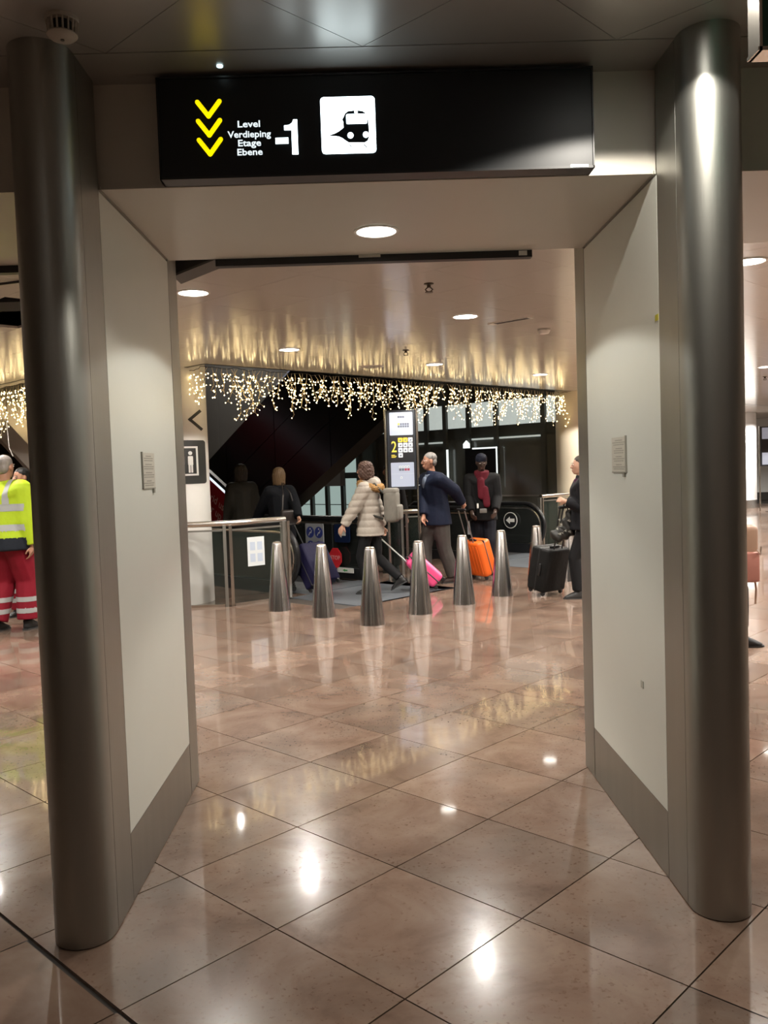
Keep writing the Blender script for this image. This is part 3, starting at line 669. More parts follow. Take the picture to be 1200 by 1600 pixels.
Ma = Matrix.Translation(D*1.50+NV*(-.018)+Vector((0,0,1.00))) @ Matrix.Rotation(-PI/4,4,'Z') @ Matrix.Rotation(math.radians(29),4,'Y') @ Matrix.Rotation(PI/2,4,'X')
for t_, dz in (('rid us',0),('or up',-.20)):
    text_obj('lettering', t_, .21, mat('pale red print',(.80,.50,.50),.5), Ma @ Matrix.Translation((-.08,dz,0)), up, bold=.002)

# dark clad upper escalator crossing the void
UT, VT = 19.0, 16.0
tr_ = empty('upper_escalator', UV(UT, VT)); tag(tr_, 'black clad escalator truss rising to the right through the dark void', 'escalator')
def zA(u): return 1.02+.408*(18.9-u)
def zB(u): return 3.45+.408*(19.34-u)
us_ = [27.0, 24.6, 22.2, 19.8, 17.4, 15.0, 12.6]
for a,b in zip(us_[:-1], us_[1:]):
    for lo,hi in ((0,.34),(.34,.67),(.67,1)):
        q = []
        for u_, f_ in ((a-.012,lo),(b+.012,lo),(b+.012,hi),(a-.012,hi)):
            q.append(((u_-UT)/R2, zA(u_)+(zB(u_)-zA(u_))*f_+(.008 if f_==lo else -.008)))
        slab('cladding_panel', q, .03, BLACKG, tr_, f=lambda s,z,o: D*s+NV*o+Vector((0,0,z)))
slab('truss_core', [((u_-UT)/R2, z_) for u_,z_ in ((27,zA(27)+.02),(12.6,zA(12.6)+.02),(12.6,zB(12.6)-.02),(27,zB(27)-.02))], .40, BLACKG, tr_, off=.22)
slab('edge_light', [((u_-UT)/R2, z_) for u_,z_ in ((19.6,zB(19.6)),(17.0,zB(17.0)),(17.0,zB(17.0)+.03),(19.6,zB(19.6)+.03))], .04, mat('cool edge strip',(.6,.65,.75),.4, emit=(.6,.7,.9), estr=.15), tr_)
gwall = MB()
gp = empty('wall_grey_cladding', (0,0,0)); tag(gp, 'grey metal clad wall behind the black escalator truss', kind='structure')
for k in range(6):
    mb = MB(); uvquad(mb, 20.5+k*2.2, 22.68+k*2.2, 19.2, 19.4, 1.2, 8.5); mb.build('cladding_panel', GREYP, gp)

# ------------------------------------------------------------------ glass lift lobby behind the escalators (wall along v = 20)
VG = 20.2
FRAMEM = mat('dark green grey frame', (.08,.086,.078), .45, .0)
gw = empty('wall_glazed', (0,0,0)); tag(gw, 'dark framed glazed wall behind the escalators with glowing clerestory panes', kind='structure')
CLER = mat('glowing clerestory glass', (.45,.50,.47), .08, spec=.9, var=.25, scale=5, emit=(.80,.88,.82), estr=.50)  # pane glows by itself in place of a lit interior
DGL = mat('dark reflecting glass', (.15,.155,.14), .14, spec=.8, var=.3, scale=1.0)
TEAL = mat('glowing pane for the room behind', (.35,.45,.42), .3, var=.15, scale=3, emit=(.62,.80,.74), estr=.42)  # emission in the pane stands in for the lit room
ug = [12.35,13.30,14.9,15.9,16.8,17.55,18.3,19.0,19.8,20.6,21.4,22.2,23.0,24.0,25.0]
for i,(a,b) in enumerate(zip(ug[:-1],ug[1:])):
    mb = MB(); uvquad(mb, a-.07,a+.07, VG-.10,VG+.06, 0,3.6); mb.build('mullion', FRAMEM, gw)
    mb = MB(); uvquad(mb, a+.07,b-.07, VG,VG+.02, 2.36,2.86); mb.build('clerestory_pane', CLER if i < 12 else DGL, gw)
    mb = MB(); uvquad(mb, a+.07,b-.07, VG-.02,VG+.04, 2.86,3.6); mb.build('spandrel_panel', FRAMEM, gw)
    mb = MB(); uvquad(mb, a+.07,b-.07, VG-.02,VG+.04, 2.13,2.36); mb.build('lintel_panel', FRAMEM, gw)
    if i < 9:
        mb = MB(); uvquad(mb, a+.07,b-.07, VG+.0,VG+.02, .95,2.13); mb.build('dark_pane', DGL, gw)
        mb = MB(); uvquad(mb, a+.07,b-.07, VG+.0,VG+.02, 0,.92); mb.build('dark_pane', DGL, gw)
        mb = MB(); uvquad(mb, a+.07,b-.07, VG-.03,VG+.02, .92,.95); mb.build('transom', GREYP, gw)
    else:
        for z0_,z1_ in ((.30,.72),(.74,1.36),(1.50,2.13)):
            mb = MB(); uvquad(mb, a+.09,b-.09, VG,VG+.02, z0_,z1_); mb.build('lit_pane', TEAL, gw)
        mb = MB(); uvquad(mb, a,b, VG-.04,VG+.04, 1.36,1.50); mb.build('transom', FRAMEM, gw)
        mb = MB(); uvquad(mb, a,b, VG-.04,VG+.04, .0,.30); mb.build('transom', FRAMEM, gw)
for a,b,z in ((13.4,14.8,2.09),(15.0,15.8,2.09),(16.9,17.5,2.06),(17.65,18.2,2.06),(18.4,18.9,2.06)):
    mb = MB(); uvquad(mb, a,b, VG-.06,VG-.03, z,z+.035); mb.build('light_line', mat('thin light line',(.8,.9,.85),.4, emit=(.85,.95,.9), estr=.35), gw)
# glowing outline of a display behind the beanie man
ds = empty('display_frame', (0,0,0)); tag(ds, 'display with a glowing white outline on the dark glass behind the man in the beanie', 'display')
Md = Matrix.Translation(UV(15.55, VG-.14, 0)) @ Matrix.Rotation(-PI/4,4,'Z')
EDG = mat('glowing edge', (.9,.95,.93), .4, emit=(.88,.97,.94), estr=1.0)
flat([rrect(-.30,.52,1.10,1.92,.01)], Md, BLACKP, 'screen', ds, -.02, .03)
flat([[(-.10,1.90),(.53,1.90),(.53,1.93),(-.10,1.93)]], Md, EDG, 'lit_edge', ds, -.03, -.02); flat([[(.50,1.10),(.53,1.10),(.53,1.93),(.50,1.93)]], Md, EDG, 'lit_edge', ds, -.03, -.02)
flat([[(-.80,1.16),(-.765,1.16),(-.765,1.92),(-.80,1.92)]], Md, EDG, 'lit_edge', ds, -.03, .0); flat([[(.30,1.10),(.50,1.10),(.50,1.33),(.30,1.33)]], Md, EDG, 'lit_panel', ds, -.03, -.02)
flat([[(-.34,1.93),(-.18,1.93),(-.18,2.02),(-.26,2.09),(-.34,2.02)]], Md, EDG, 'lamp_glow', ds, -.03, 0)
cm = MB().lathe([(.29,0),(.29,ZC+3)], 40, (3.80,16.02,0)).build('column', CREAM, smooth=40); tag(cm, 'cream round column at the right end of the icicle lights', 'column', kind='structure')

for u_,v_ in ((22.5,18.3),(25.5,18.3)):  # added lamps, unseen, that brighten the grey clad wall
    downlight(UV(u_,v_,7.4), 'unseen lamp added high in the escalator void to light the grey wall', 420, group='added void lamps', size=150, blend=.6)
# ------------------------------------------------------------------ directory totems
BOARD = mat('lit pale blue board', (.42,.47,.58), .35, emit=(.56,.63,.80), estr=.20); BOARDK = mat('charcoal board', (.022,.023,.027), .4)
YN = mat('yellow number', (.75,.62,.08), .5, emit=(.85,.68,.08), estr=.45); IC = mat('pale icon tile', (.62,.66,.70), .5, emit=(.7,.78,.85), estr=.25); IY = mat('yellow icon tile', (.75,.50,.05), .5, emit=(.8,.52,.04), estr=.40); IDK = mat('grey icon', (.16,.18,.24), .5); IR = mat('red icon tile', (.45,.08,.14), .5)
def totem(label, loc, rz, wide=.385):
    t = empty('directory_totem', loc, rz); tag(t, label, 'sign')
    hw = wide/2
    MB().lathe([(.26,0),(.26,.012),(.24,.016)], 32).build('base_plate', STEELB, t)
    for s in (-1,1): MB().lathe([(.021,.012),(.021,2.38)], 14, (s*(hw+.022),0,0)).build('post', RAILST, t, smooth=40)
    MB().box(-hw,hw,-.03,.05,1.27,2.365).build('casing', mat('slate casing',(.03,.035,.045),.35), t)
    y = -.03
    for nm, z0_, z1_ in (('upper_board',2.02,2.335), ('lower_board',1.31,1.645)):
        MB().prism_y(rrect(-hw+.035,hw-.03,z0_,z1_,.012), y-.006, y).build(nm, BOARD, t)
    k_ = MB().prism_y(rrect(-hw+.028,hw-.018,1.65,2.015,.014), y-.010, y).build('level_board', BOARDK, t)
    text_obj('level_number', '2', .215, YN, facing(-.105,y-.0108,1.855) , k_, bold=.001, stretch=.75)
    mb = MB(); [mb.box(-.145,-.145+w_,y-.0115,y-.010,z_,z_+.007) for w_,z_ in ((.05,1.745),(.07,1.730),(.06,1.715))]; mb.build('small_print', YN, k_)
    def grid(par, cells, x0, z0_, s, gap, yy):
        for r_, row in enumerate(cells):
            for c_, ch in enumerate(row):
                if ch == ' ': continue
                x = x0+c_*(s+gap); z = z0_-r_*(s+gap)
                ic = MB().prism_y(rrect(x,x+s,z-s,z,s*.12,2), yy-.002, yy).build('icon_tile', {'y':IY,'w':IC,'r':IR,'d':IDK}[ch], par)
                if ch in 'yw':
                    q = random.random(); mb = MB()
                    mb.prism_y([(x+s*.28,z-s*.72),(x+s*.72,z-s*.72),(x+s*(.5+.2*q),z-s*.3),(x+s*.35,z-s*(.4+.2*q))], yy-.003, yy-.002); mb.build('icon', IDK, ic)
    grid(k_, ['yyw','www','www','w'], -.048, 1.985, .062, .008, y-.010)
    grid(t, ['ydddd','ddddd'], -.045, 2.185, .027, .005, y-.006); grid(t, ['ddd'], -.045, 2.285, .03, .002, y-.006)
    grid(t, ['wwww','ddrr'], -.045, 1.60, .032, .006, y-.006); grid(t, ['w'], -.03, 1.45, .03, .0, y-.006)
    mb = MB(); mb.box(-hw+.035,hw-.03,y-.0075,y-.006,2.188,2.190); mb.box(-hw+.035,hw-.03,y-.0075,y-.006,1.487,1.489); mb.build('divider', IC, t)
    return t
totem('tall steel directory totem with a yellow 2 beside the man in navy', (.47,11.95,0), 0.0)
totem('far directory totem with a yellow 2 at the right picture edge', (11.30,23.8,0), -.05, .80)

# ------------------------------------------------------------------ icicle light garlands
def garland(label, A, B, dens, seed, zt=ZC-.02):
    rnd = random.Random(seed); A = Vector(A); B = Vector(B); L_ = (B-A).length; d = (B-A)/L_
    t = empty('icicle_lights', A); tag(t, label, 'string lights', 'icicle light strings round the escalator opening')
    n = int(L_/.05); pts = []
    for i in range(n+1): pts.append(d*(L_*i/n)+Vector((rnd.uniform(-.01,.01),rnd.uniform(-.01,.01),-.012+.012*math.sin(i*.9)+rnd.uniform(-.008,.008))))
    MB().tube(pts, .004, 5).build('cable', mat('dark cable',(.03,.028,.02),.6), t)
    bulbs = MB(); k = 0; x = .02
    def led(p, r=.0075):
        bulbs.add([p+Vector(q)*r for q in ((1,0,0),(-1,0,0),(0,1,0),(0,-1,0),(0,0,1.3),(0,0,-1.3))], [(0,2,4),(2,1,4),(1,3,4),(3,0,4),(2,0,5),(1,2,5),(3,1,5),(0,3,5)])
    while x < L_:
        p = d*x+Vector((0,0,-.01)); drop = rnd.choice((.26,.34,.42,.50,.56))*rnd.uniform(.85,1.1); m_ = max(3,int(drop/.055)); wire = MB(); path = [p.copy()]
        drift = rnd.uniform(-.7,.7)
        for i in range(m_):
            p = p + Vector((0,0,-drop/m_)) + d*(drift*drop/m_+rnd.uniform(-.03,.03)) + NV.cross(Vector((0,0,1)))*0 + Vector((rnd.uniform(-.015,.015),rnd.uniform(-.015,.015),0)); path.append(p.copy())
            for _ in range(rnd.choice((1,2,2))):
                q = p + d*rnd.uniform(-.075,.075) + Vector((0,rnd.uniform(-.02,.02),-rnd.uniform(.0,.045))); wire.tube([p,q], .0026, 3); led(q, rnd.uniform(.0055,.0085))
        wire.tube(path, .0030, 4); wire.build('strand', WIREM, t)
        x += rnd.uniform(.6,1.4)/dens
    tag(bulbs.build('bulbs', LED, t), kind='stuff')
cor = UV(12.03+.05, 8.31+.05, ZC-.02)
garland('warm white icicle lights strung along the edge above the escalators', cor, UV(12.08,20.2,ZC-.02), 15.5, 3)
garland('warm white icicle lights hanging in front of the white round column', cor, UV(13.95,8.36,ZC-.02), 12, 5)
garland('warm white icicle lights left of the left steel pillar', UV(14.3,6.88,ZC-.02), UV(17.8,6.88,ZC-.02), 15, 9)

# ------------------------------------------------------------------ far left and far right background
ml = empty('clad_escalator', (-5.37,12.8,0)); tag(ml, 'shiny steel clad escalator underside beyond the left pillar', 'escalator')
SHINY = mat('shiny steel cladding', (.74,.69,.62), .30, 1.0, var=.1, scale=2)
def Lz(s): return 2.19-1.16*(s+.06)
for a,b in ((-.34,.16),(.16,.7),(.7,1.2)):
    mb = MB(); y = 0
    pr = [(0,0),(-.12,.12),(-.16,.5),(-.10,1.1),(.0,1.7)]
    for (o0,h0),(o1,h1) in zip(pr[:-1],pr[1:]): mb.add([(a+.006,o0,Lz(a)+h0),(b-.006,o0,Lz(b)+h0),(b-.006,o1,Lz(b)+h1),(a+.006,o1,Lz(a)+h1)], [(0,1,2,3)])
    mb.add([(a+.006,0,Lz(a)),(b-.006,0,Lz(b)),(b-.006,1.2,Lz(b)),(a+.006,1.2,Lz(a))], [(0,3,2,1)])
    mb.build('cladding_panel', SHINY, ml, smooth=60)
wall('wall_shop', MB().box(-12,-5.2,20.0,20.2,0,5.5), BEIGE, 'beige wall far behind the two workers')
sh = empty('shop_shelf', (-7.9,19.7,0)); tag(sh, 'dark shop shelving far behind the two workers', 'shelf')
MB().box(-.75,1.6,.05,.25,0,2.42).build('back_panel', mat('dark brown panel',(.035,.022,.015),.5), sh)
for k in range(5): MB().box(-.75,1.6,-.22,.05,.35+.45*k,.38+.45*k).build('shelf_board', mat('amber board',(.16,.09,.03),.5), sh)
for x in (-.75,.05,.85,1.57): MB().box(x,x+.04,-.22,.05,0,2.42).build('upright', MATS['dark brown panel'], sh)
wc = MB().lathe([(.75,.25),(.75,ZC)], 48, (11.05,26.2,0)).build('column', mat('bright white paint',(.85,.85,.83),.5,var=.01), smooth=40); tag(wc, 'large bright white column far away beyond the right pillar', 'column', kind='structure')
MB().lathe([(.77,0),(.77,.25)], 48).build('base_ring', STEELB, wc, (11.05,26.2,0))
spot((10.3,24.3,ZC-.05), 700, 150, .3, .1, (1,.97,.92)); spot((12.0,24.6,ZC-.05), 520, 150, .3, .1, (1,.97,.92))  # bare spots without fixtures, added to brighten the far white column
bb = MB().box(2.5,16.8,29.97,30,0,.28).build('baseboard_far', mat('dark base',(.05,.045,.04),.5)); tag(bb, 'dark skirting along the white far wall', kind='structure')

# ------------------------------------------------------------------ people
SKIN = {'fair': mat('fair skin',(.52,.30,.21),.5,var=.05), 'warm': mat('warm skin',(.40,.20,.13),.5,var=.05), 'dark': mat('dark brown skin',(.045,.025,.018),.45,var=.08)}
def ell(c, rx, ry=None, rz=None, n=10):
    ry = rx if ry is None else ry; rz = rx if rz is None else rz; c = Vector(c); out = []
    for i in range(1, n//2+2):
        t = PI*i/(n//2+2)
        for k in range(n): out.append(c+Vector((rx*math.sin(t)*math.cos(2*PI*k/n), ry*math.sin(t)*math.sin(2*PI*k/n), rz*math.cos(t))))
    return out+[c+Vector((0,0,rz)), c-Vector((0,0,rz))]
def disc(c, axis, ra, rb=None, n=14, ref=(1,0,0)):
    rb = ra if rb is None else rb; c = Vector(c); a = Vector(axis).normalized(); x = Vector(ref)-a*Vector(ref).dot(a)
    if x.length < .1: x = Vector((0,1,0))-a*a.y
    x.normalize(); y = a.cross(x)
    return [c+x*(ra*math.cos(2*PI*k/n))+y*(rb*math.sin(2*PI*k/n)) for k in range(n)]
def hulls(groups):
    bm = bmesh.new()
    for pts in groups:
        vs = [bm.verts.new(p) for p in pts]
        r = bmesh.ops.convex_hull(bm, input=vs)
        bmesh.ops.delete(bm, geom=[v for v in set(r['geom_interior']+r['geom_unused']) if isinstance(v, bmesh.types.BMVert) and v.is_valid], context='VERTS')
    me = bpy.data.meshes.new('hulls'); bm.to_mesh(me); bm.free(); return me
def melt(groups, voxel=.009, smooth=4, fn=None):     # one continuous skin over overlapping volumes
    me = hulls(groups); o = bpy.data.objects.new('melt', me); COL.objects.link(o)
    r = o.modifiers.new('r','REMESH'); r.mode = 'VOXEL'; r.voxel_size = voxel; r.use_smooth_shade = True
    if smooth: s = o.modifiers.new('s','SMOOTH'); s.factor = .5; s.iterations = smooth
    out = bpy.data.meshes.new_from_object(o.evaluated_get(bpy.context.evaluated_depsgraph_get()))
    bpy.data.objects.remove(o); bpy.data.meshes.remove(me)
    if fn:
        out.update(); ns = [v.normal.copy() for v in out.vertices]
        for v, nn in zip(out.vertices, ns): v.co = fn(v.co.copy(), nn)
    for p in out.polygons: p.use_smooth = True
    return out
def ik(a, b, l1, l2, pole):
    a, b = Vector(a), Vector(b); d = b-a; L_ = min(d.length, (l1+l2)*.999); dn = d.normalized()
    x = (l1*l1-l2*l2+L_*L_)/(2*L_); h_ = math.sqrt(max(l1*l1-x*x, 0)); p = Vector(pole); p = p-dn*p.dot(dn); p.normalize()
    return a+dn*x+p*h_, a+dn*L_
def band(me, name, material, parent, test, off=.004):    # lift a strip off a garment as a part of its own
    bm = bmesh.new(); bm.from_mesh(me); bmesh.ops.delete(bm, geom=[f for f in bm.faces if not test(f.calc_center_median())], context='FACES')
    bm.normal_update()
    for v in bm.verts: v.co += v.normal*off
    m2 = bpy.data.meshes.new(name); bm.to_mesh(m2); bm.free(); o = link(name, m2, material, parent)
    return o
def hand_groups(wr, dr, up, side, s, curl=.9):
    # palm + four fingers + thumb; dr: pointing direction, up: back of the hand, side: +1/-1 thumb side sign
    dr = Vector(dr).normalized(); up = Vector(up); up = (up-dr*up.dot(dr)).normalized(); lat = dr.cross(up).normalized()*side
    wr = Vector(wr); g = []
    pc = wr+dr*.085*s
    g.append(ell(wr, .026*s)+[wr+dr*.085*s+lat*(.038*s*a)+up*(.012*s*b) for a in (-1,-.5,0,.5,1) for b in (-1,1)]+ell(wr+dr*.05*s, .030*s, .030*s, .018*s, 8))
    for k, (o, ln) in enumerate(((.030,.072),(.010,.080),(-.010,.074),(-.030,.058))):
        b0 = pc+lat*(o*s); c = curl*(1+.1*k); p = b0; d_ = dr.copy()
        for sg_, r in ((.45,.0090),(.32,.0082),(.23,.0072)):
            d_ = (d_*math.cos(c*.62)-up*math.sin(c*.62)); d2 = d_.normalized(); q = p+d2*ln*sg_*s; g.append(ell(p,r*s,n=8)+ell(q,r*.92*s,n=8)); p = q
            upn = up
            d_ = d2
    t0 = wr+dr*.030*s+lat*.026*s; t1 = t0+(dr*.6+lat*.7-up*.35).normalized()*.040*s; t2 = t1+(dr*.8+lat*.05-up*.6).normalized()*.032*s
    g.append(ell(t0,.014*s,n=8)+ell(t1,.0105*s,n=8)); g.append(ell(t1,.0105*s,n=8)+ell(t2,.0085*s,n=8))
    return g

def person(label, loc, head_dir, height=1.72, feet=((-.10,.0,0),(.10,.0,0)), hands=None, lean=.03, look=0.0, tilt=0.0, skin='fair', coat=None, coat_len=.80, coat_fat=.03,
           trousers=None, trouser_fat=.022, shoes=None, hair=None, hair_col=None, female=False, curl=(.9,.9), quilt=0.0, collar=True, cuff=None, ankle=False, hip=None, twist=0.0):
    s = height/1.75; t = empty('person', loc, head_dir); tag(t, label, 'person')
    S = lambda *v: Vector(v)*s
    sw = .165 if female else .185
    pel = S(0,0,.95) if hip is None else Vector(hip)
    chest = pel+S(0,lean*.7,.34); nb = pel+S(0,lean,.515); hd = nb+S(0,.02+lean*.25,.185)
    ct, st_ = math.cos(twist), math.sin(twist)
    sho = [nb+S(sx*sw*ct,sx*sw*st_-.005,-.055) for sx in (-1,1)]
    hips = [pel+S(sx*.088,0,-.03) for sx in (-1,1)]
    if hands is None: hands = [(-.27,.03,.78),(.27,.03,.78)]
    ank, kne, wri, elb = [], [], [], []
    for i in (0,1):
        f = Vector(feet[i][:3]); a = Vector((f.x, f.y, f.z+.085*s)); k_, a2 = ik(hips[i], a, .435*s, .43*s, (0,1,0)); kne.append(k_); ank.append(a2)
        h_ = Vector(hands[i]); sx = (-1,1)[i]; e_, w_ = ik(sho[i], h_, .285*s, .26*s, (sx*.35,-1,-.2)); elb.append(e_); wri.append(w_)
    # head frame
    RH = Matrix.Rotation(look,3,'Z') @ Matrix.Rotation(tilt,3,'X')
    H = lambda x,y,z: hd+(RH @ (Vector((x,y,z))*s))
    def hell(x,y,z,rx,ry,rz,n=12): return [hd+(RH @ ((p)*s)) for p in ell((x,y,z),rx,ry,rz,n)]
    g = []
    g.append(hell(0,-.012,.035,.074,.090,.082)+hell(0,.010,-.01,.068,.080,.075)); g.append(hell(0,.010,-.01,.066,.078,.07)+hell(0,.048,-.082,.036,.034,.026)+hell(0,.01,-.07,.052,.045,.03))
    g.append(hell(0,.090,.012,.009,.010,.010,8)+hell(0,.106,-.022,.015,.012,.010,8)+hell(0,.080,-.026,.020,.012,.010,8))   # nose
    g.append(hell(0,.083,-.056,.024,.012,.008,8)); g.append(hell(0,.086,-.066,.020,.011,.007,8))                             # lips
    for sx in (-1,1): g.append(hell(sx*.074,-.008,-.004,.012,.020,.032,8))                                             # ears
    g.append(ell(nb+S(0,0,-.02),.060*s,.058*s,.05*s)+hell(0,-.018,-.06,.050,.052,.04))
    g.append(ell(chest+S(0,0,.03),.150*s,.098*s,.13*s)+ell(pel+S(0,0,.14),.125*s,.088*s,.08*s)); g.append(ell(pel+S(0,0,.14),.125*s,.088*s,.08*s)+ell(pel,.155*s,.105*s,.10*s))
    g.append(ell(sho[0],.055*s)+ell(nb+S(0,0,-.03),.062*s)+ell(sho[1],.055*s)+ell(chest+S(0,0,.06),.14*s,.09*s,.08*s))
    for i in (0,1):
        g.append(ell(sho[i],.052*s)+ell(elb[i],.038*s)); g.append(ell(elb[i],.039*s)+ell(wri[i],.026*s))
        g.append(ell(hips[i],.085*s)+ell(kne[i],.055*s)); g.append(ell(kne[i]+S(0,-.005,-.02),.056*s)+ell(ank[i],.036*s))
        RFb = Matrix.Rotation(feet[i][3] if len(feet[i]) > 3 else 0.0,3,'Z') @ Matrix.Rotation(feet[i][4] if len(feet[i]) > 4 else 0.0,3,'X')
        g.append([ank[i]+(RFb @ (p*s)) for p in ell((0,0,0),.036)+ell((0,.10,-.055),.032,.05,.020)+ell((0,-.02,-.055),.030,.028,.022)])
        dr = (wri[i]-elb[i]).normalized(); sx = (-1,1)[i]
        g += hand_groups(wri[i], dr, (sx*.9,.15,.25), sx, s, curl[i])
    link('body', melt(g, .0075, 3), SKIN[skin], t)
    for sx in (-1,1):
        e = MB(); me = hulls([hell(sx*.030,.082,.012,.013,.008,.0065,8)]); ey = link('eye', me, mat('eye white',(.55,.5,.46),.3), t)
        link('iris', hulls([hell(sx*.030,.089,.012,.0055,.003,.0055,8)]), BLACKP, ey)
        link('eyebrow', hulls([hell(sx*.018,.090,.031,.008,.004,.003,6)+hell(sx*.044,.080,.031,.006,.004,.0028,6)]), mat('brow '+(hair_col[0] if hair_col else 'dark'), (hair_col[1] if hair_col else (.03,.02,.015)), .7), t)
    link('mouth', hulls([hell(0,.094,-.061,.021,.003,.0016,8)]), mat('lip line',(.18,.06,.05),.5), t)
    # hair
    if hair:
        hm = mat('hair '+hair_col[0], hair_col[1], .55, var=.35, scale=40, bump=.5, bscale=120, stretch=(1,1,.3)); hg = []
        if hair == 'short': hg = [hell(0,-.022,.052,.080,.092,.078), hell(0,-.055,.0,.074,.052,.07)]
        elif hair == 'bald': hg = [hell(0,-.060,-.015,.074,.046,.045)]
        elif hair == 'bob': hg = [hell(0,-.020,.052,.088,.096,.080), hell(0,-.050,.02,.090,.070,.08)+hell(0,-.055,-.12,.082,.052,.04), hell(.068,-.01,0,.026,.05,.06)+hell(.066,-.005,-.11,.020,.04,.04), hell(-.068,-.01,0,.026,.05,.06)+hell(-.066,-.005,-.11,.020,.04,.04)]
        elif hair == 'curly': hg = [hell(0,-.025,.050,.100,.106,.088), hell(0,-.06,.0,.100,.075,.095)+hell(0,-.07,-.08,.092,.06,.06), hell(.07,-.01,-.02,.036,.06,.08), hell(-.07,-.01,-.02,.036,.06,.08)]
        fn = None
        if hair == 'curly': fn = lambda c,n_: c+n_*(.012*s*math.sin(c.x*150)*math.sin(c.y*140+1)*math.sin(c.z*130))
        if hair == 'bob': fn = lambda c,n_: c+n_*(.006*s*math.sin(math.atan2(c.y-hd.y,c.x-hd.x)*26+c.z*30))
        link('hair', melt(hg, .009, 2, fn), hm, t)
    # trousers
    if trousers:
        f = trouser_fat*s; tg = [ell(pel+S(0,0,.06),.150*s+f,.108*s+f,.07*s)+ell(pel+S(0,-.008,-.03),.158*s+f,.118*s+f,.09*s)]
        for i in (0,1):
            tg.append(ell(hips[i]+S(0,-.005,.0),.088*s+f)+ell(kne[i],.058*s+f)); d_ = (kne[i]-ank[i])
            en = ank[i]+d_.normalized()*((.02 if not ankle else .10)*s)
            tg.append(ell(kne[i],.058*s+f)+disc(en, d_, .046*s+f*1.1, .05*s+f*1.1))
        tme = melt(tg, .010, 3); to = link('trousers', tme, trousers, t)
    # shoes
    for i in (0,1):
        yaw = feet[i][3] if len(feet[i]) > 3 else 0.0; pit = feet[i][4] if len(feet[i]) > 4 else 0.0
        RF = Matrix.Rotation(yaw,3,'Z') @ Matrix.Rotation(pit,3,'X'); a = ank[i]
        F = lambda pts: [a+(RF @ (p*s)) for p in pts]
        up_ = [F(ell((0,.0,-.02),.046,.052,.05))+F(ell((0,.13,-.062),.042,.055,.022))+F(ell((0,-.03,-.055),.040,.034,.026)), F(ell((0,-.005,.0),.048,.055,.045))]
        so_ = link('shoe', melt(up_, .009, 2), shoes, t)
        link('sole', hulls([F([Vector((x*w_,y,z)) for y,w_ in ((-.062,.030),(-.03,.041),(.05,.040),(.12,.046),(.17,.034),(.192,.015)) for x in (-1,1) for z in (-.085,-.068)])]), mat('shoe sole',(.03,.03,.03),.6), so_)
    # coat
    cme = None
    if coat:
        f = coat_fat*s; hz = Vector((pel.x*.8, pel.y, coat_len*s)); top = nb+S(0,0,-.01)
        cg = [ell(chest+S(0,0,.03),.152*s+f,.102*s+f,.13*s)+ell(pel+S(0,0,.12),.136*s+f*1.1,.100*s+f*1.1,.07*s)]
        cg.append(ell(pel+S(0,0,.12),.136*s+f*1.1,.100*s+f*1.1,.07*s)+disc(hz,(0,0,1),.168*s+f*1.05,.122*s+f*1.2,18))
        cg.append(ell(sho[0],.058*s+f*.7)+ell(sho[1],.058*s+f*.7)+ell(top,.066*s+f*.4,.062*s+f*.4,.03*s)+ell(chest+S(0,0,.06),.148*s+f,.098*s+f,.08*s))
        for i in (0,1):
            cg.append(ell(sho[i],.056*s+f*.75)+ell(elb[i],.044*s+f*.75)); d_ = wri[i]-elb[i]
            cg.append(ell(elb[i],.044*s+f*.75)+disc(wri[i]-d_.normalized()*.005, d_, .036*s+f*.45))
        if collar: cg.append(disc(nb+S(0,-.006,.0),(0,-.15,1),.074*s+f*.3,.070*s+f*.3)+disc(nb+S(0,-.012,.055),(0,-.2,1),.068*s+f*.3,.064*s+f*.3))
        fn = None
        if quilt: fn = lambda c,n_: c+n_*(quilt*(abs(math.sin(c.z*PI/.085))**.5-.6))
        cme = melt(cg, .0105, 3 if not quilt else 2, fn); link('coat', cme, coat, t)
    return dict(root=t, s=s, hd=hd, H=H, hell=hell, nb=nb, chest=chest, pel=pel, sho=sho, elb=elb, wri=wri, kne=kne, ank=ank, coat=cme, S=S)

cloth = lambda n,c,r=.75,**k: mat(n, c, r, var=k.pop('var',.22), scale=k.pop('scale',14), bump=.35, bscale=k.pop('bscale',26), spec=.2, **k)
BLKSHOE = mat('black shoe leather', (.012,.012,.012), .4)
faceto = lambda dx,dy: math.atan2(-dx, dy)      # heading so that local +Y points along (dx,dy)
def W2L(p, x, y, z):     # world point to a person's local frame
    return (Matrix.Rotation(-p[1],3,'Z') @ (Vector((x,y,z))-Vector(p[0])))

# man in navy jacket, walking left and looking left
pm_ = ((.90,11.55,0), faceto(-.80,-.35))
a = person('grey haired man with glasses in a navy jacket pulling the orange suitcase', *pm_, height=1.74, feet=[(.06,.18,0,.1),(-.05,-.20,0,-.1)][::-1], hands=[W2L(pm_,1.25,11.62,1.07), W2L(pm_,.70,11.38,.82)],
           lean=.06, look=-.15, skin='warm', coat=cloth('navy quilted jacket',(.0055,.009,.024)), coat_len=.80, coat_fat=.060, trousers=cloth('grey corduroy',(.07,.066,.06)), trouser_fat=.040, shoes=mat('brown shoe',(.05,.03,.025),.5), hair='short', hair_col=('grey',(.20,.19,.18)), curl=(1.3,.5))
GL = mat('glasses frame', (.05,.03,.02), .3); gl = empty('glasses'); gl.parent = a['root']
mb = MB()
for sx in (-1,1): mb.tube([a['H'](sx*.032+.024*math.cos(q*PI/6),.104,.010+.017*math.sin(q*PI/6)) for q in range(12)], .0022, 5, closed=True); mb.tube([a['H'](sx*.056,.102,.014),a['H'](sx*.078,.0,.012)], .002, 5)
mb.tube([a['H'](-.008,.106,.013),a['H'](.008,.106,.013)], .002, 5); mb.build('glasses_frame', GL, gl)
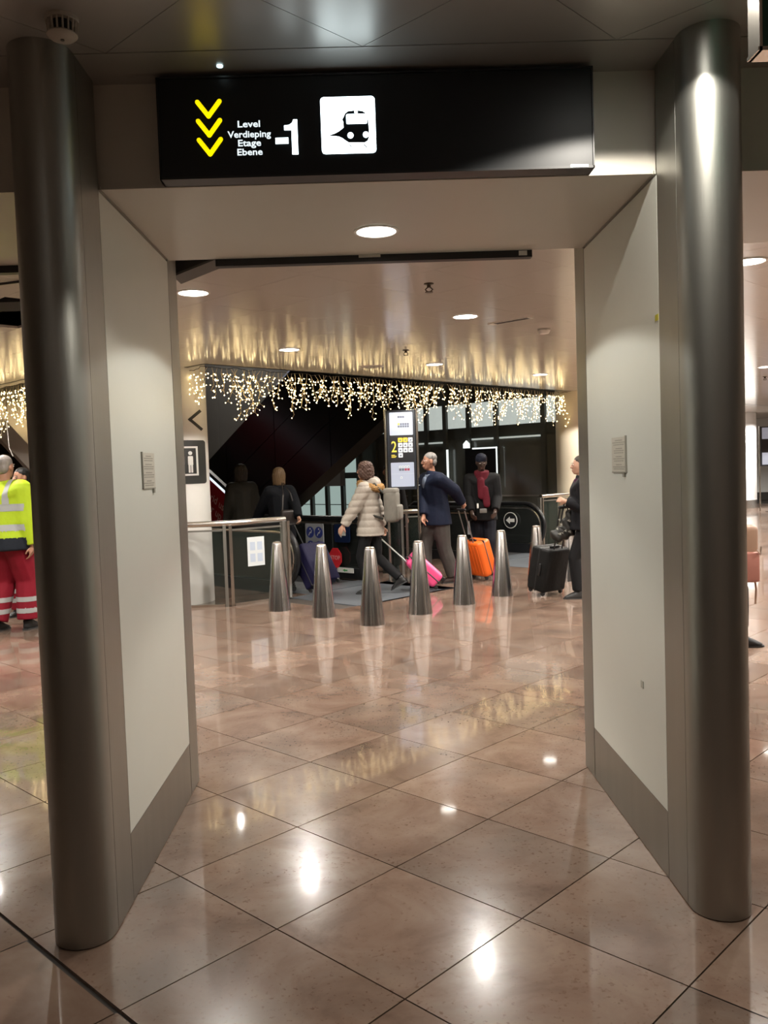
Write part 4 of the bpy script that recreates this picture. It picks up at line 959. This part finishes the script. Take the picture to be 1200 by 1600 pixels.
link('scarf', melt([disc(a['nb']+a['S'](0,.02,-.05),(0,.4,1),.090,.085)+disc(a['nb']+a['S'](0,.02,.03),(0,.3,1),.084,.08), ell(a['nb']+a['S'](.0,.115,-.10),.045,.03,.09)], .009, 3), cloth('grey blue scarf',(.10,.12,.16)), a['root'])
link('badge', hulls([ell(a['chest']+a['S'](.085,.168,.05),.022,.006,.008,8)]), mat('pale badge',(.5,.5,.5),.5), a['root'])

# man in beanie with red scarf, facing the camera
pb = ((1.62,12.35,0), faceto(-.10,-1))
a = person('man in a dark beanie and red scarf in black clothes, hands before him', *pb, height=1.70, feet=[(-.09,.05,0),(.09,-.10,0)], hands=[(-.17,.24,.93),(.16,.25,.92)], lean=.02, look=.10, tilt=-.25, skin='dark',
           coat=cloth('black wool coat',(.0035,.0035,.004)), coat_len=.80, coat_fat=.050, trousers=cloth('dark navy trousers',(.005,.006,.011)), trouser_fat=.03, shoes=BLKSHOE, curl=(.8,.8))
link('beanie', melt([a['hell'](0,-.018,.062,.088,.100,.080), a['hell'](0,-.02,.035,.090,.102,.03)], .009, 2), cloth('dark knit beanie',(.010,.012,.022)), a['root'])
RED_SC = cloth('dark red scarf',(.085,.006,.013))
sc_ = link('scarf', melt([disc(a['nb']+a['S'](0,.01,-.05),(0,.3,1),.125,.115)+disc(a['nb']+a['S'](0,.015,.07),(0,.2,1),.105,.10), ell(a['nb']+a['S'](.02,.13,-.08),.055,.04,.05)+ell(a['nb']+a['S'](.01,.150,-.30),.060,.022,.05), ell(a['nb']+a['S'](-.04,.155,-.2),.05,.02,.05)+ell(a['nb']+a['S'](-.06,.170,-.42),.055,.02,.05)], .010, 3), RED_SC, a['root'])
link('phone', rbox(-.05,.05,.29,.30,.90,.96,.004,2), mat('grey phone',(.16,.16,.15),.3), a['root'])
link('name_tag', rbox(.06,.085,.185,.19,.96,1.03,.003,2), wv, a['root'])

# woman in pale puffer jacket walking left
pw_ = ((.0,10.82,0), faceto(-.90,.25))
a = person('curly haired woman in a pale puffer jacket with fur hood, walking left', *pw_, height=1.64, feet=[(-.06,.02,0,0),(.10,-.34,.10,0,-.5)], hands=[W2L(pw_,-.36,10.66,.83), W2L(pw_,.16,10.98,.80)], lean=.03, look=-.25, skin='fair', female=True,
           coat=cloth('pale taupe puffer',(.40,.36,.31),.42,var=.08), coat_len=.79, coat_fat=.055, quilt=.013, trousers=cloth('black leggings',(.008,.008,.009)), trouser_fat=.012, shoes=BLKSHOE, hair='curly', hair_col=('auburn brown',(.085,.045,.032)), curl=(.7,1.2))
nb = a['nb']; S = a['S']
link('hood', melt([ell(nb+S(0,-.10,.015),.115,.085,.085)+ell(nb+S(0,-.04,-.02),.12,.09,.05)], .010, 2, lambda c,n_: c+n_*.008*math.sin(c.x*60)), MATS['pale taupe puffer'], a['root'])
mb = []; ring = []
for k in range(18):
    q = 2*PI*k/18; ring.append(nb+S(.145*math.cos(q), -.055+.135*math.sin(q), .005+.035*math.sin(q+.4)-.02))
for k in range(18): mb.append(ell(ring[k],.046,n=8)+ell(ring[(k+1)%18],.046,n=8))
link('fur_trim', melt(mb, .009, 1, lambda c,n_: c+n_*(.010*math.sin(c.x*210)*math.sin(c.y*190)+.008*math.sin(c.z*260+c.x*90))), mat('tan fur',(.42,.24,.09),.9,var=.5,scale=45,bump=.8,bscale=150,stretch=(1,1,.4)), a['root'])
bp = empty('backpack', pw_[0], pw_[1]); tag(bp, 'grey backpack worn by the woman in the puffer jacket', 'backpack')
GB = cloth('grey backpack fabric',(.20,.19,.165))
y0 = -.205
o = link('bag_body', rbox(-.13,.13,y0-.17,y0,.90,1.30,.055,4), GB, bp); o = link('front_pocket', rbox(-.10,.10,y0-.21,y0-.15,.93,1.12,.03,3), GB, bp)
link('top_flap', rbox(-.125,.125,y0-.165,y0+.005,1.24,1.325,.035,3), GB, bp)
for sx in (-1,1): MB().tube([(sx*.10,y0+.0,1.27),(sx*.11,y0+.10,1.385),(sx*.12,y0+.26,1.36),(sx*.14,y0+.30,1.20),(sx*.15,y0+.20,1.02),(sx*.12,y0,.95)], .016, 6).build('strap', cloth('dark strap',(.05,.05,.045)), bp, smooth=60)

# fair haired woman from behind with blue suitcase
pf = ((-1.22,11.86,0), faceto(-.55,.85))
a = person('fair haired woman in a dark coat seen from behind, pulling the dark blue suitcase', *pf, height=1.61, feet=[(-.08,.10,0),(.08,-.08,0)], hands=[W2L(pf,-1.62,12.0,.86), W2L(pf,-.93,11.55,.88)], lean=.02, skin='fair', female=True, coat=cloth('dark slate coat',(.004,.005,.008)), coat_len=.72, coat_fat=.06,
           trousers=MATS['black leggings'], shoes=BLKSHOE, hair='bob', hair_col=('dark blonde',(.12,.07,.03)), curl=(.8,1.2))
sb = empty('shoulder_bag', pf[0], pf[1]); tag(sb, 'dark shoulder bag on the back of the fair haired woman', 'bag')
link('bag_body', rbox(-.13,.13,-.29,-.20,.86,1.06,.035,3), mat('dark brown leather',(.03,.024,.022),.4), sb); MB().tube([(-.10,-.24,1.04),(-.06,-.20,1.25),(.02,-.02,1.46),(.06,-.18,1.28),(.10,-.24,1.04)], .010, 6).build('strap', MATS['dark brown leather'], sb)

# dim person further along the escalator
pd = ((-1.83,12.5,0), faceto(-.6,.8))
person('dim person in a dark olive coat with long hair, descending beside the red advert', *pd, height=1.68, feet=[(-.08,.08,0),(.08,-.05,0)], lean=.02, skin='warm', female=True, coat=cloth('dark olive coat',(.009,.007,.004)), coat_len=.55, coat_fat=.06, trousers=MATS['black leggings'], shoes=BLKSHOE, hair='bob', hair_col=('dark brown',(.015,.009,.006)))
# person half hidden behind the totem
pt = ((.29,13.15,0), faceto(.1,-1))
person('person in black half hidden behind the directory totem', *pt, height=1.60, feet=[(-.09,.0,0),(.09,.06,0)], skin='warm', coat=cloth('black jacket',(.009,.009,.010)), coat_fat=.04, trousers=MATS['black leggings'], shoes=BLKSHOE, hair='short', hair_col=('black',(.01,.008,.007)))

# person at the right jamb with the black suitcase
pr_ = ((2.47,9.85,0), faceto(-.95,.10))
a = person('dark dressed person partly hidden by the right jamb, holding the black suitcase handle', *pr_, height=1.62, feet=[(-.06,.10,0,.0),(.08,-.22,.06,0,-.3)], hands=[W2L(pr_,2.25,9.80,1.12), W2L(pr_,2.7,10.1,.85)], lean=.03, look=.1, skin='fair', female=True, coat=cloth('black padded coat',(.006,.006,.008)), coat_len=.86, coat_fat=.065,
           trousers=MATS['black leggings'], shoes=mat('grey black shoe',(.03,.03,.03),.5), hair='short', hair_col=('brown black',(.03,.022,.015)), curl=(1.0,.8))
link('scarf', melt([disc(a['nb']+a['S'](0,.01,-.05),(0,.3,1),.10,.095)+disc(a['nb']+a['S'](0,.0,.04),(0,.2,1),.088,.085)], .010, 3), cloth('plum scarf',(.06,.008,.035)), a['root'])
link('skirt_panel', melt([ell(a['pel']+a['S'](-.08,.10,-.24),.055,.05,.12)], .010, 2), cloth('magenta cloth',(.30,.015,.10)), a['root'])

# two workers in high visibility vests at the left
HV = cloth('high visibility yellow',(.40,.55,.022),.6,var=.08); REFL = mat('grey reflective tape',(.36,.37,.36),.4); REDT = cloth('dark red work trousers',(.22,.010,.022),.7,var=.12); NAVYV = cloth('navy vest hem',(.012,.015,.022))
def worker(label, p, height, feet, hands, hair, look=0.0):
    a = person(label, *p, height=height, feet=feet, hands=hands, lean=.02, look=look, skin='warm', coat=HV, coat_len=.83, coat_fat=.085, trousers=REDT, trouser_fat=.055, shoes=BLKSHOE, hair=hair[0], hair_col=hair[1])
    s = a['s']; me = a['coat']; px = a['sho'][1].x-.015
    for z in (1.02,1.22): band(me, 'reflective_strip', REFL, a['root'], lambda c: z*s < c.z < (z+.065)*s and abs(c.x) < .27*s)
    for sx in (-1,1): band(me, 'reflective_strip', REFL, a['root'], lambda c: 1.28*s < c.z and .085*s < sx*c.x < .14*s)
    band(me, 'navy_hem', NAVYV, a['root'], lambda c: c.z < .95*s and abs(c.x) < .27*s, .005)
    tro = [c for c in a['root'].children if c.name.startswith('trousers')][0]
    for z in (.18,.29): band(tro.data, 'reflective_strip', REFL, a['root'], lambda c: z*s < c.z < (z+.05)*s)
    return a
w1 = ((-3.80,9.05,0), faceto(.25,1)); worker('worker with shaved head in yellow vest and red trousers, seen from behind', w1, 1.82, [(-.16,-.02,0),(.12,.12,0)], None, ('short',('pale stubble',(.27,.24,.22))))
w2 = ((-3.98,10.05,0), faceto(-.5,-.8)); worker('black haired worker in yellow vest half hidden by the left steel pillar', w2, 1.70, [(-.12,0,0),(.12,.05,0)], None, ('short',('jet black',(.008,.008,.009))))

# pedestrian at the far right, mostly behind the right pillar
pp = ((2.91,7.0,0), faceto(1,-.05))
a = person('pedestrian in khaki coat and black trousers mostly hidden by the right steel pillar', *pp, height=1.60, feet=[(.0,.12,.0,0),(.05,-.40,.10,0,-.5)], hands=[(-.22,.05,.80),(.22,.05,.80)], lean=.03, skin='fair', female=True, coat=cloth('khaki coat',(.18,.15,.08)), coat_len=.50, coat_fat=.03, trousers=MATS['black leggings'], trouser_fat=.008, ankle=True, shoes=mat('black trainer',(.02,.02,.022),.6), hair='bob', hair_col=('dark chestnut',(.05,.03,.02)))
pk = empty('handbag', (2.985,6.74,0), 0); tag(pk, 'dusty pink and tan bag beside the right steel pillar', 'bag')
link('bag_body', rbox(-.09,.065,-.05,.05,.60,1.03,.045,4), mat('tan bag leather',(.36,.22,.15),.5), pk); link('front_pocket', rbox(-.085,.055,-.075,-.04,.58,.82,.03,3), mat('dusty pink leather',(.45,.19,.15),.5), pk)
MB().tube([(.02,-.082,.84),(.05,-.085,.80),(.062,-.075,.86)], .006, 6).build('buckle', RAILST, pk); MB().tube([(.04,0,.62),(.052,0,.52),(.045,0,.40)], .008, 6).build('strap', MATS['tan bag leather'], pk)
MB().tube([(-.06,0,1.02),(-.10,0,1.22),(-.14,0,1.30)], .010, 6).build('strap', MATS['tan bag leather'], pk)

# ------------------------------------------------------------------ luggage
RODM = mat('aluminium rod', (.55,.55,.54), .3, 1.0)
def suitcase(label, loc, rz, tilt, w_, d_, h_, m, trim, rod=.45, soft=False, rib=0, rodm=None, group=None):
    t = empty('suitcase', loc, 0); tag(t, label, 'suitcase', group)
    t.rotation_euler = (Matrix.Rotation(rz,4,'Z') @ Matrix.Rotation(tilt,4,'X')).to_euler()
    z0 = .045; yb = 0.0      # the wheels by the pulling side sit at y = 0; the case tips towards +y
    link('shell', rbox(-w_/2,w_/2,-d_,yb,z0,z0+h_,.045 if not soft else .03,4), m, t)
    for k in range(rib):
        x = -w_/2+.05+(w_-.10)*k/(max(rib-1,1)); link('rib', rbox(x-.012,x+.012,-d_-.006,yb+.006,z0+.05,z0+h_-.05,.005,2), m, t)
    link('zip_band', rbox(-w_/2-.004,w_/2+.004,-d_*.56,-d_*.46,z0-.004,z0+h_+.004,.03,3), trim, t)
    link('top_grip', rbox(-.08,.08,-d_*.40,-d_*.28,z0+h_,z0+h_+.03,.012,2), trim, t); link('side_grip', rbox(w_/2,w_/2+.022,-d_*.40,-d_*.28,z0+h_*.38,z0+h_*.66,.010,2), trim, t)
    for sx in (-1,1):
        for y in (-.035,-d_+.035):
            wh = MB(); me = wh.lathe([(.024,-.012),(.026,-.008),(.026,.008),(.024,.012)], 16).mesh('wheel'); me.transform(Matrix.Translation((sx*(w_/2-.045),y,.026)) @ Matrix.Rotation(PI/2,4,'Y')); link('wheel', me, trim, t)
            link('wheel_housing', rbox(sx*(w_/2-.045)-.022,sx*(w_/2-.045)+.022,y-.022,y+.022,.034,z0+.02,.006,2), trim, t)
        MB().tube([(sx*.07,-.03,z0+h_-.02),(sx*.07,-.03,z0+h_+rod)], .0085, 8).build('telescopic_rod', rodm or RODM, t)
    link('pull_handle', rbox(-.095,.095,-.045,-.015,z0+h_+rod-.015,z0+h_+rod+.018,.012,2), trim, t)
    return t
BT = mat('black luggage trim', (.012,.012,.013), .45)
suitcase('bright orange hard shell suitcase on wheels', (1.46,11.72,0), faceto(-.75,-.45), -math.radians(17), .37,.23,.50, mat('orange polycarbonate',(.78,.13,.012),.35,var=.06), BT, rod=.47, rib=5)
suitcase('pink hard shell suitcase tilted and pulled by the walking woman', (.79,11.0,0), faceto(-.96,-.05), -math.radians(46), .36,.21,.47, mat('pink polycarbonate',(.72,.07,.22),.35,var=.06), BT, rod=.44, rib=4)
suitcase('dark blue soft suitcase pulled by the fair haired woman', (-.69,11.12,0), faceto(-.60,.55), -math.radians(32), .42,.27,.56, cloth('dark blue nylon',(.010,.009,.036),.6), BT, rod=.40, soft=True, rodm=BT)
bk = suitcase('black soft cabin suitcase standing by the right jamb', (2.14,10.12,0), faceto(.45,-.60), -math.radians(12), .40,.26,.52, cloth('black nylon',(.006,.006,.006),.6), BT, rod=.50, soft=True, rodm=BT)
link('front_pocket', rbox(-.16,.16,-.30,-.25,.10,.40,.02,3), MATS['black nylon'], bk)
tb = empty('travel_bag', (2.235,9.95,.07)); tag(tb, 'dark floral bag resting on top of the black suitcase', 'bag')
link('bag_body', melt([ell((-.05,0,.66),.11,.09,.08)+ell((.06,0,.72),.10,.09,.09), ell((.05,0,.74),.09,.08,.08)+ell((.09,0,.92),.045,.05,.05)], .010, 3, lambda c,n_: c+n_*.010*math.sin(c.x*55+c.z*40)), mat('dark floral print',(.022,.022,.02),.6,var=.4,scale=30), tb)
random.seed(4); mb = MB()
for k in range(12):
    c = Vector((random.uniform(-.10,.10), -.092, random.uniform(.66,.86))); q = .014
    mb.add([c+Vector((q*math.cos(j*PI/3)*(1.4 if j%2 else .6),0,q*math.sin(j*PI/3)*(1.4 if j%2 else .6))) for j in range(6)], [(0,1,2,3,4,5)])
tag(mb.build('floral_print', mat('pale print',(.35,.35,.31),.6), tb), kind='stuff')
MB().tube([(.08,0,.93),(.12,.0,1.05),(.10,.0,1.12),(.02,0,1.02),(-.03,0,.80)], .010, 6).build('strap', BT, tb)
